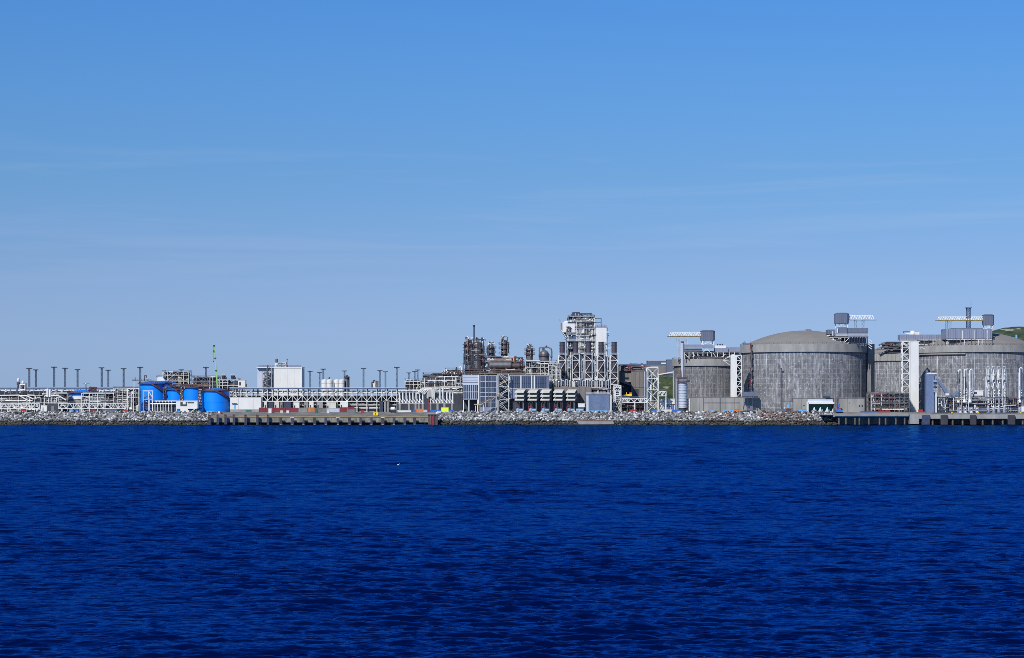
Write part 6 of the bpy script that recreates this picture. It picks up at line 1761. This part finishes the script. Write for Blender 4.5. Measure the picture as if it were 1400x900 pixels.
t = module(Frame(1240), 174.6, 190, 0, 14, [531.6, 537.6, 543.2], 'open white frame tower left of the leftmost blue tank', 211, bay=7.6, dens=2.4, w=1.0, kit=(BR, 'fender_blue', DK, GA), pipes=(BR, WH, 'fender_blue', GA))
t = Thing(f, 'tan_vessel', 'small tan vertical vessel beside the dark pipes left of the blue tanks', 'vessel')
vessel(t, 188.6, -3, 1.6, 554, f.g, 'cream', .7, 12); B('support', DK, t).lathe(188.6, -3, [(2, f.g - 1), (2, f.g + .3)], 10)

# module behind the blue tanks
module(Frame(1330), 222, 258, 0, 26, [508.6, 514, 520], 'yellow-brown process module rising behind the second blue tank', 221, bay=7, dens=2.6, frame='cream', kit=(DK, BR, LG, 'yellow_steel', GA), pipes=(BR, 'cream', DK, 'yellow_steel', WH))
t = Thing(Frame(1330), 'white_canopy', 'white slanted canopy left of the yellow-brown process module', 'canopy')
B('roof', 'white_cladding', t).prism([(215.6, 518), (217, 515.6), (223, 516), (227, 521), (216, 521)], -4, 6); B('post', WH, t).bar((217, -3, 520), (217, -3, t.f.g), .7); B('post', WH, t).bar((225, -3, 520), (225, -3, t.f.g), .7); B('rail', BR, t).rail([(214.6, -4, 516), (224, -4, 514.8)], 2, .3, 3)
module(Frame(1325), 262, 298, 0, 24, [516, 522, 528], 'dark pipe module with slanting white pipes behind the third blue tank', 222, bay=7, dens=3.0, frame='steel_grey', kit=(DK, 'mast_steel', BR, LG), pipes=(WH, GA, DK, BR, WH))
module(Frame(1322), 297, 326, 0, 20, [519.4, 527.4], 'roofed equipment deck with fans behind the green crane boom', 223, bay=7, dens=2.4, frame=WH, kit=(DK, BR, 'steel_grey', LG), pipes=(BR, DK, GA, 'cream'))
for i, x in enumerate((305, 317.6)):
    t = Thing(Frame(1322), 'cooling_fan', ['left', 'right'][i] + ' dark cooling fan unit on the roofed equipment deck', 'fan', 'fan units on the deck')
    B('drum', DK, t).lathe(x, 6, [(.01, 513.4), (2.8, 513.4), (3.0, 515.4), (2.2, 517), (2.4, 519)], 12); B('guard', 'cream', t).path([(x - 2.6, 4, 513), (x, 4, 511.4), (x + 2.6, 4, 513)], .35, 6); B('valve', BR, t).ball((x + 3.4, 4, 517), 1.4, 8, 5)
t = house(Frame(1318), 325.4, 335.4, 0, 10, 520.4, 529.4, 'small white cabin with dark door at the end of the equipment deck', 'white_cladding', 'cabin', 'cabin')
B('door', DK, t).box(327, 329.4, -.3, 0, 522.6, 527); B('stair_cage', BR, t).box(335.6, 337, 0, 4, 525, 529); B('stilt', 'steel_grey', t).box(327, 328, 1, 2, 529.4, t.f.g); B('stilt', 'steel_grey', t).box(333, 334, 1, 2, 529.4, t.f.g)

# green telescopic crane
F_Z = Frame(1282)
t = Thing(F_Z, 'mobile_crane', 'mobile crane with bright green telescopic boom standing nearly upright', 'crane')
for (a, b, w) in (((300, 556), (297.4, 534), 2.0), ((297.4, 534), (295.6, 507), 1.55), ((295.6, 507), (294.2, 490), 1.25), ((294.2, 490), (292.8, 473.4), 1.0)):
    B('boom_section', 'crane_green', t).bar((a[0], 0, a[1]), (b[0], 0, b[1]), w, w)
for x, y in ((297.4, 534), (295.6, 507), (294.2, 490)): B('collar', DK, t).box(x - 1.4, x + 1.4, -1.3, 1.3, y - .8, y + .8)
B('boom_head', DK, t).box(291.4, 294, -1, 1, 471.8, 474); B('hook_rope', DK, t).bar((291.8, -.6, 474), (291.8, -.6, 494), .22); B('hook', DK, t).ball((291.8, -.6, 494.6), .9, 8, 5); B('jib_block', DK, t).box(291.6, 293, -1.2, -.4, 479, 482)
B('superstructure', 'crane_green', t).box(296, 308, -3, 3, 553, 558); B('cab', 'glass', t).box(294, 296, -3, 0, 553.6, 558); B('carrier', 'crane_green', t).box(288, 312, -3, 3, 558.6, 561); B('counterweight', DK, t).box(308, 311, -3, 3, 553.4, 557.6)
for x in (290, 294, 304, 309): B('wheel', 'black', t).tube((x, -3.4, 561.4), (x, -2.4, 561.4), 1.6, 12)

# ================================================================ far left: rack, trusses, clutter
F_L1 = Frame(1295)
t = Thing(F_L1, 'pipe_rack', 'far left pipe rack with dark roof line behind the white truss bridges', 'pipe rack')
B('roof_tray', 'mast_steel', t).box(-60, 192, 0, 16, 530, 532); B('roof_edge', 'pale_cladding', t).box(-60, 192, -.3, 0, 529.3, 530)
for k in range(6): B('line_pipe', ['pale_cladding', WH, GA, 'white_cladding', 'pale_cladding', GA][k], t).tube((-60, 2 + k * 2, 534.4 + (k % 3) * 1.6), (190, 2 + k * 2, 534.4 + (k % 3) * 1.6), .9, 8)
rg = random.Random(33)
for k in range(52): B('valve', rg.choice([WH, 'pale_cladding', GA, 'white_cladding']), t).ball((rg.uniform(-5, 190), .8, rg.uniform(533.4, 537)), rg.uniform(.8, 1.6), 7, 5)
for x in np.arange(-50, 192, 8): B('post', 'steel_grey', t).bar((x, 1, 531), (x, 1, F_L1.g), .8)
B('shade_screen', DK, t).box(-60, 192, 14, 15, 537, F_L1.g)  # dark sheet closing the rear, painted in place of interior shade
F_L2 = Frame(1255)
module(F_L2, -20, 58, 0, 16, [541, 550.4], 'white and brown pipe yard at the far left behind the truss bridge', 231, bay=11, dens=3.4, w=.42, frame='white_steel', kit=(BR, 'white_cladding', DK, 'white_cladding', GA), pipes=(WH, 'white_cladding', BR, GA, DK))
t = Thing(F_L2, 'sloping_ducts', 'thick white ducts slanting down to the right at the far left', 'duct')
for k, (a, b, c) in enumerate((((-6, 541), (26, 540.6), (37, 547)), ((27, 541.2), (37, 541.4), (46, 546)), ((38, 540.4), (48, 540.8), (50, 546)), ((72, 541), (80, 541), (91, 547.4)))):
    B('duct', 'white_cladding', t).path([(a[0], -1 - k * .2, a[1]), (b[0], -1 - k * .2, b[1]), (c[0], -1 - k * .2, c[1])], .9, 8); B('support', WH, t).bar((b[0], -1, b[1]), (b[0], -1, t.f.g), .6)
module(F_L2, 58, 92, 0, 16, [538, 544.6, 550.4], 'cluttered white pipe bay left of the flat blue tank', 232, bay=8, dens=3.0, w=.42, kit=('white_cladding', BR, DK, GA), pipes=(WH, 'white_cladding', BR, DK))
t = Thing(F_L2, 'white_vessel', 'upright white twin vessel sticking out of the cluttered pipe bay', 'vessel')
vessel(t, 65.4, -1, 1.7, 531.4, 543, 'white_cladding', .7, 12); vessel(t, 68.4, 0, 1.5, 532.6, 543, 'white_cladding', .7, 12); B('leg', WH, t).bar((66.8, 0, 543), (66.8, 0, t.f.g), 1.2)
t = Thing(F_L2, 'relief_stack', 'pair of white domed relief vents on brown legs above the far left rack', 'vent')
for x, y, yb in ((25.2, 517, 525), (31.4, 520.4, 528)):
    B('dome', 'white_cladding', t).lathe(x, 0, [(.01, y), (1.6, y + .8), (2.1, y + 2.6), (1.6, y + 4.6), (1.2, y + 5.4)], 12); B('neck', BR, t).lathe(x, 0, [(1.2, y + 5.2), (2.4, y + 6.2), (2.4, y + 9), (1.4, y + 9.4), (1.4, yb + 6)], 12)
B('frame', WH, t).path([(27.6, -1, 535), (27.6, -1, 526), (34.6, -1, 526), (34.6, -1, 535)], .7, 7).path([(27.6, -1, 533), (34.6, -1, 533)], .6, 7); B('side_frame', DK, t).path([(35.6, 0, 524), (35.6, 0, 550)], .7, 7); B('post', DK, t).bar((24, 0, 528), (24, 0, t.f.g), .8)
t = module(F_L2, 112, 156, -2, 10, [538, 547.4], 'white portal frames with dark openings right of the flat blue tank', 233, bay=10.5, dens=1.8, w=.7, brace=.05, kit=(DK, 'steel_grey', BR), pipes=(WH, BR, GA), railm='steel_grey')
module(Frame(1270), 155, 192, 0, 14, [531, 537.4, 544, 550], 'brown and white pipe stack between the portal frames and the blue tanks', 234, bay=6.4, dens=2.8, w=.45, kit=(BR, DK, WH, GA), pipes=(BR, WH, GA, WH))
t = Thing(Frame(1275), 'brown_skid', 'brown pump skid with thin mast beside the flat blue tank', 'skid')
pipe_run(t, random.Random(98), 119, 133, 529, 537, 0, 5, 20, [BR, 'dark_red', 'rust', DK], (.5, .9))
B('deck', BR, t).box(118, 134, -1, 6, 536.6, 537.4); B('mast', DK, t).path([(117.6, 0, 537), (117.6, 0, 525.4)], .6, 7); B('yard', DK, t).bar((114, 0, 524.8), (122.6, 0, 524.8), .5); B('lamp', WH, t).ball((117.4, -.5, 525), .9, 8, 5); B('stair', 'dark_red', t).bar((112, -2, 543), (120, -2, 538), 1.6, .8)
B('leg', DK, t).bar((121, 2, 537), (121, 2, t.f.g), .8); B('leg', DK, t).bar((131, 2, 537), (131, 2, t.f.g), .8)
truss_bridge(Frame(1226), -42, 54, 551.6, 558.8, 0, 8, 18, 'long white truss bridge low at the left edge', legs=(-20, 10.6, 50), w=.68, posts=True)
truss_bridge(Frame(1226), 80, 172, 551.6, 558.8, 0, 8, 18, 'white truss bridge in front of the flat blue tank', legs=(84, 148, 171), w=.68, posts=True)
t = house(Frame(1224), 56, 64, 0, 6, 554.4, Frame(1224).g, 'small white hut in the gap between the two truss bridges', 'white_cladding', 'hut', 'hut', slope=-.6)
B('door', GA, t).box(58, 60, -.3, 0, 557, t.f.g)
t = Thing(Frame(1234), 'shadow_backdrop', 'dark grey shed standing in for shadow between the truss bridges', 'backdrop')  # dark block added for the shadow in this gap
B('wall', DK, t).box(64, 81, 0, 10, 552.4, t.f.g); B('roof', 'steel_grey', t).box(63.6, 81.4, -.4, 10.4, 551.6, 552.3); B('panel', 'steel_grey', t).box(70, 74, -.3, 0, 555, t.f.g)
for x0, x1, yt, m, lab in ((29, 35, 559.8, 'red', 'bright red box under the left truss bridge'), (95, 99, 559.6, 'sky_blue', 'bright blue box, left of the two under the second truss bridge'),
                           (103.6, 107, 559.4, 'container_blue', 'darker blue box, right of the two under the second truss bridge'), (124, 131, 559.6, 'dark_red', 'dark red container under the second truss bridge'), (169.6, 173.6, 560.6, 'red', 'small red box at the right end of the second truss bridge'), (140, 160, 559.6, 'grey_cladding', 'long slate grey container behind the truss bridge leg')):
    container(Frame(1224), x0, x1, 0, yt, Frame(1224).g + .4, lab, m, 'container' if x1 - x0 > 6.5 else 'goods_box', 'container' if x1 - x0 > 6.5 else 'box', deep=4)
house(Frame(1268), -60, 200, 8, 16, 552, Frame(1268).g, 'long dark backing added for shade behind the left truss bridges', 'dark_steel', 'truss_backing')  # dark block added so the openings of the trusses look shaded

# ================================================================ left quay
F_QL = Frame(1203)
t = Thing(F_QL, 'quay', 'long concrete quay with yellow edge line below the dark red containers', 'quay')
B('deck', 'gravel', t).prism([(288, 570.4), (300, 569.6), (586, 569.4), (598, 570.4), (598, 571.4), (288, 571.4)], 0, 8)
B('apron', 'gravel', t).xprism([(8, 569.5), (36, 565.2), (36, 571), (8, 571)], 290, 590)
n = 23
for i in range(n):
    x = 287 + i * (594 - 287) / n
    B('wall_panel', 'quay_concrete', t).box(x + .1, x + (594 - 287) / n - .1, 0, 5, 571.5, 577.6)
B('yellow_edge', 'yellow_steel', t).box(320, 586, -.5, .5, 569.9, 570.5)
B('dark_backing', 'black', t).box(288, 597, 10, 12, 571, 584)  # painted black for the shade under the quay deck
for i in range(20):
    x = 296 + i * 15
    B('pile', 'pile', t).tube((x, 4, 577), (x, 4, 584), 1.2, 8)
F_QF = Frame(1201)
for i, x in enumerate((291.5, 300.6, 308.6)): pass
xs = [286.4, 298, 308.6, 320, 336, 352, 366.6]
for i, x in enumerate(xs):
    t = Thing(F_QF, 'mooring_pile', ['first', 'second', 'third', 'fourth', 'fifth', 'sixth', 'seventh'][i] + ' tall dark timber pile from the left end of the quay', 'pile', 'tall dark piles at the left quay end')
    B('shaft', 'rubber', t).box(x - 1.6, x - .1, -2, 0, 566.8, 583); B('shaft', 'fender_blue', t).box(x + .1, x + 1.6, -2, 0, 567.2, 583); B('strap', 'rust', t).box(x - 1.8, x + 1.8, -2.2, .2, 569, 569.8)
xs = [384, 399.6, 415, 430.4, 445.6, 462, 478, 493, 508, 523.4, 538.6, 553.6, 567]
on = ['first', 'second', 'third', 'fourth', 'fifth', 'sixth', 'seventh', 'eighth', 'ninth', 'tenth', 'eleventh', 'twelfth', 'thirteenth']
for i, x in enumerate(xs):
    t = Thing(F_QF, 'quay_fender', on[i] + ' dark fender post after the tall piles, counted from the left along the quay', 'fender', 'dark fender posts on the quay')
    hw = 1.7 + .5 * math.sin(i * 2.3); B('post', 'fender_blue' if i % 3 else 'rubber', t).box(x - hw, x + hw, -1.8, -.2, 571.6, 582.4 - (i % 4) * .5); B('foot', 'concrete', t).box(x - 1.2, x + 1.2, -2.2, -.1, 580, 582.6); B('cap', 'yellow_steel' if i % 4 == 1 else 'rubber', t).box(x - 2.4, x + 2.4, -2, 0, 570.6, 571.5)
t = Thing(F_QL, 'quay_bulkhead', 'dark red steel bulkhead closing the right end of the quay', 'bulkhead')
for i in range(6): B('sheet_pile', ('brown', 'rust', 'dark_red', BR, 'rubber', 'brown')[i], t).box(585.4 + i * 2.2, 587.4 + i * 2.2, -1.4 - (i % 2) * .7, 6, 567.6, 584)
B('cap_beam', 'rubber', t).box(585, 599, -2.4, 6, 566.6, 567.5)
t = Thing(Frame(1216), 'red_marker', 'red and white post box at the left end of the quay', 'marker')
B('box', 'red', t).box(296.4, 302.6, 0, 3, 562.2, 567.4); B('stripe', 'white_cladding', t).box(298.4, 300.4, -.2, 0, 562.6, 567); B('foot', 'concrete', t).box(296, 303, -.4, 3.4, 567.4, 569.4)

# gull on the water
F_GU = Frame(455)
t = Thing(F_GU, 'gull', 'single white gull floating on the water left of centre', 'gull')
b = B('body', 'white_cladding', t)
for (x0, y0, r0, x1, y1, r1) in ((542.6, 636.9, .05, 543.3, 636.8, .55), (543.3, 636.8, .55, 544.4, 636.8, .75), (544.4, 636.8, .75, 545.3, 636.5, .5), (545.3, 636.5, .5, 545.7, 635.8, .34), (545.7, 635.8, .34, 546.1, 635.4, .3), (546.1, 635.4, .3, 546.8, 635.5, .05)):
    b.tube((x0, 0, y0 - 1.1), (x1, 0, y1 - 1.1), r0 * .8, 8, r1 * .8)
flush()
# ---------------------------------------------------------------- copies of the light mast
ORD = ['first', 'second', 'third', 'fourth', 'fifth', 'sixth', 'seventh', 'eighth', 'ninth', 'tenth', 'eleventh', 'twelfth', 'thirteenth', 'fourteenth', 'fifteenth',
       'sixteenth', 'seventeenth', 'eighteenth', 'nineteenth', 'twentieth', 'twenty-first', 'twenty-second', 'twenty-third']
mast = mast_root.ob
h0 = (HORIZON - 502.3) * PX * 1360          # head above the camera
for i, (px, py) in enumerate(MASTS):
    D = h0 / ((HORIZON - py) * PX)
    o = mast if i == 0 else copy_tree(mast)
    o.location = ((px - 700) * PX * D, D, o.location.z)
    o['label'] = ORD[i] + ' blue-grey lattice light mast counted from the left edge'
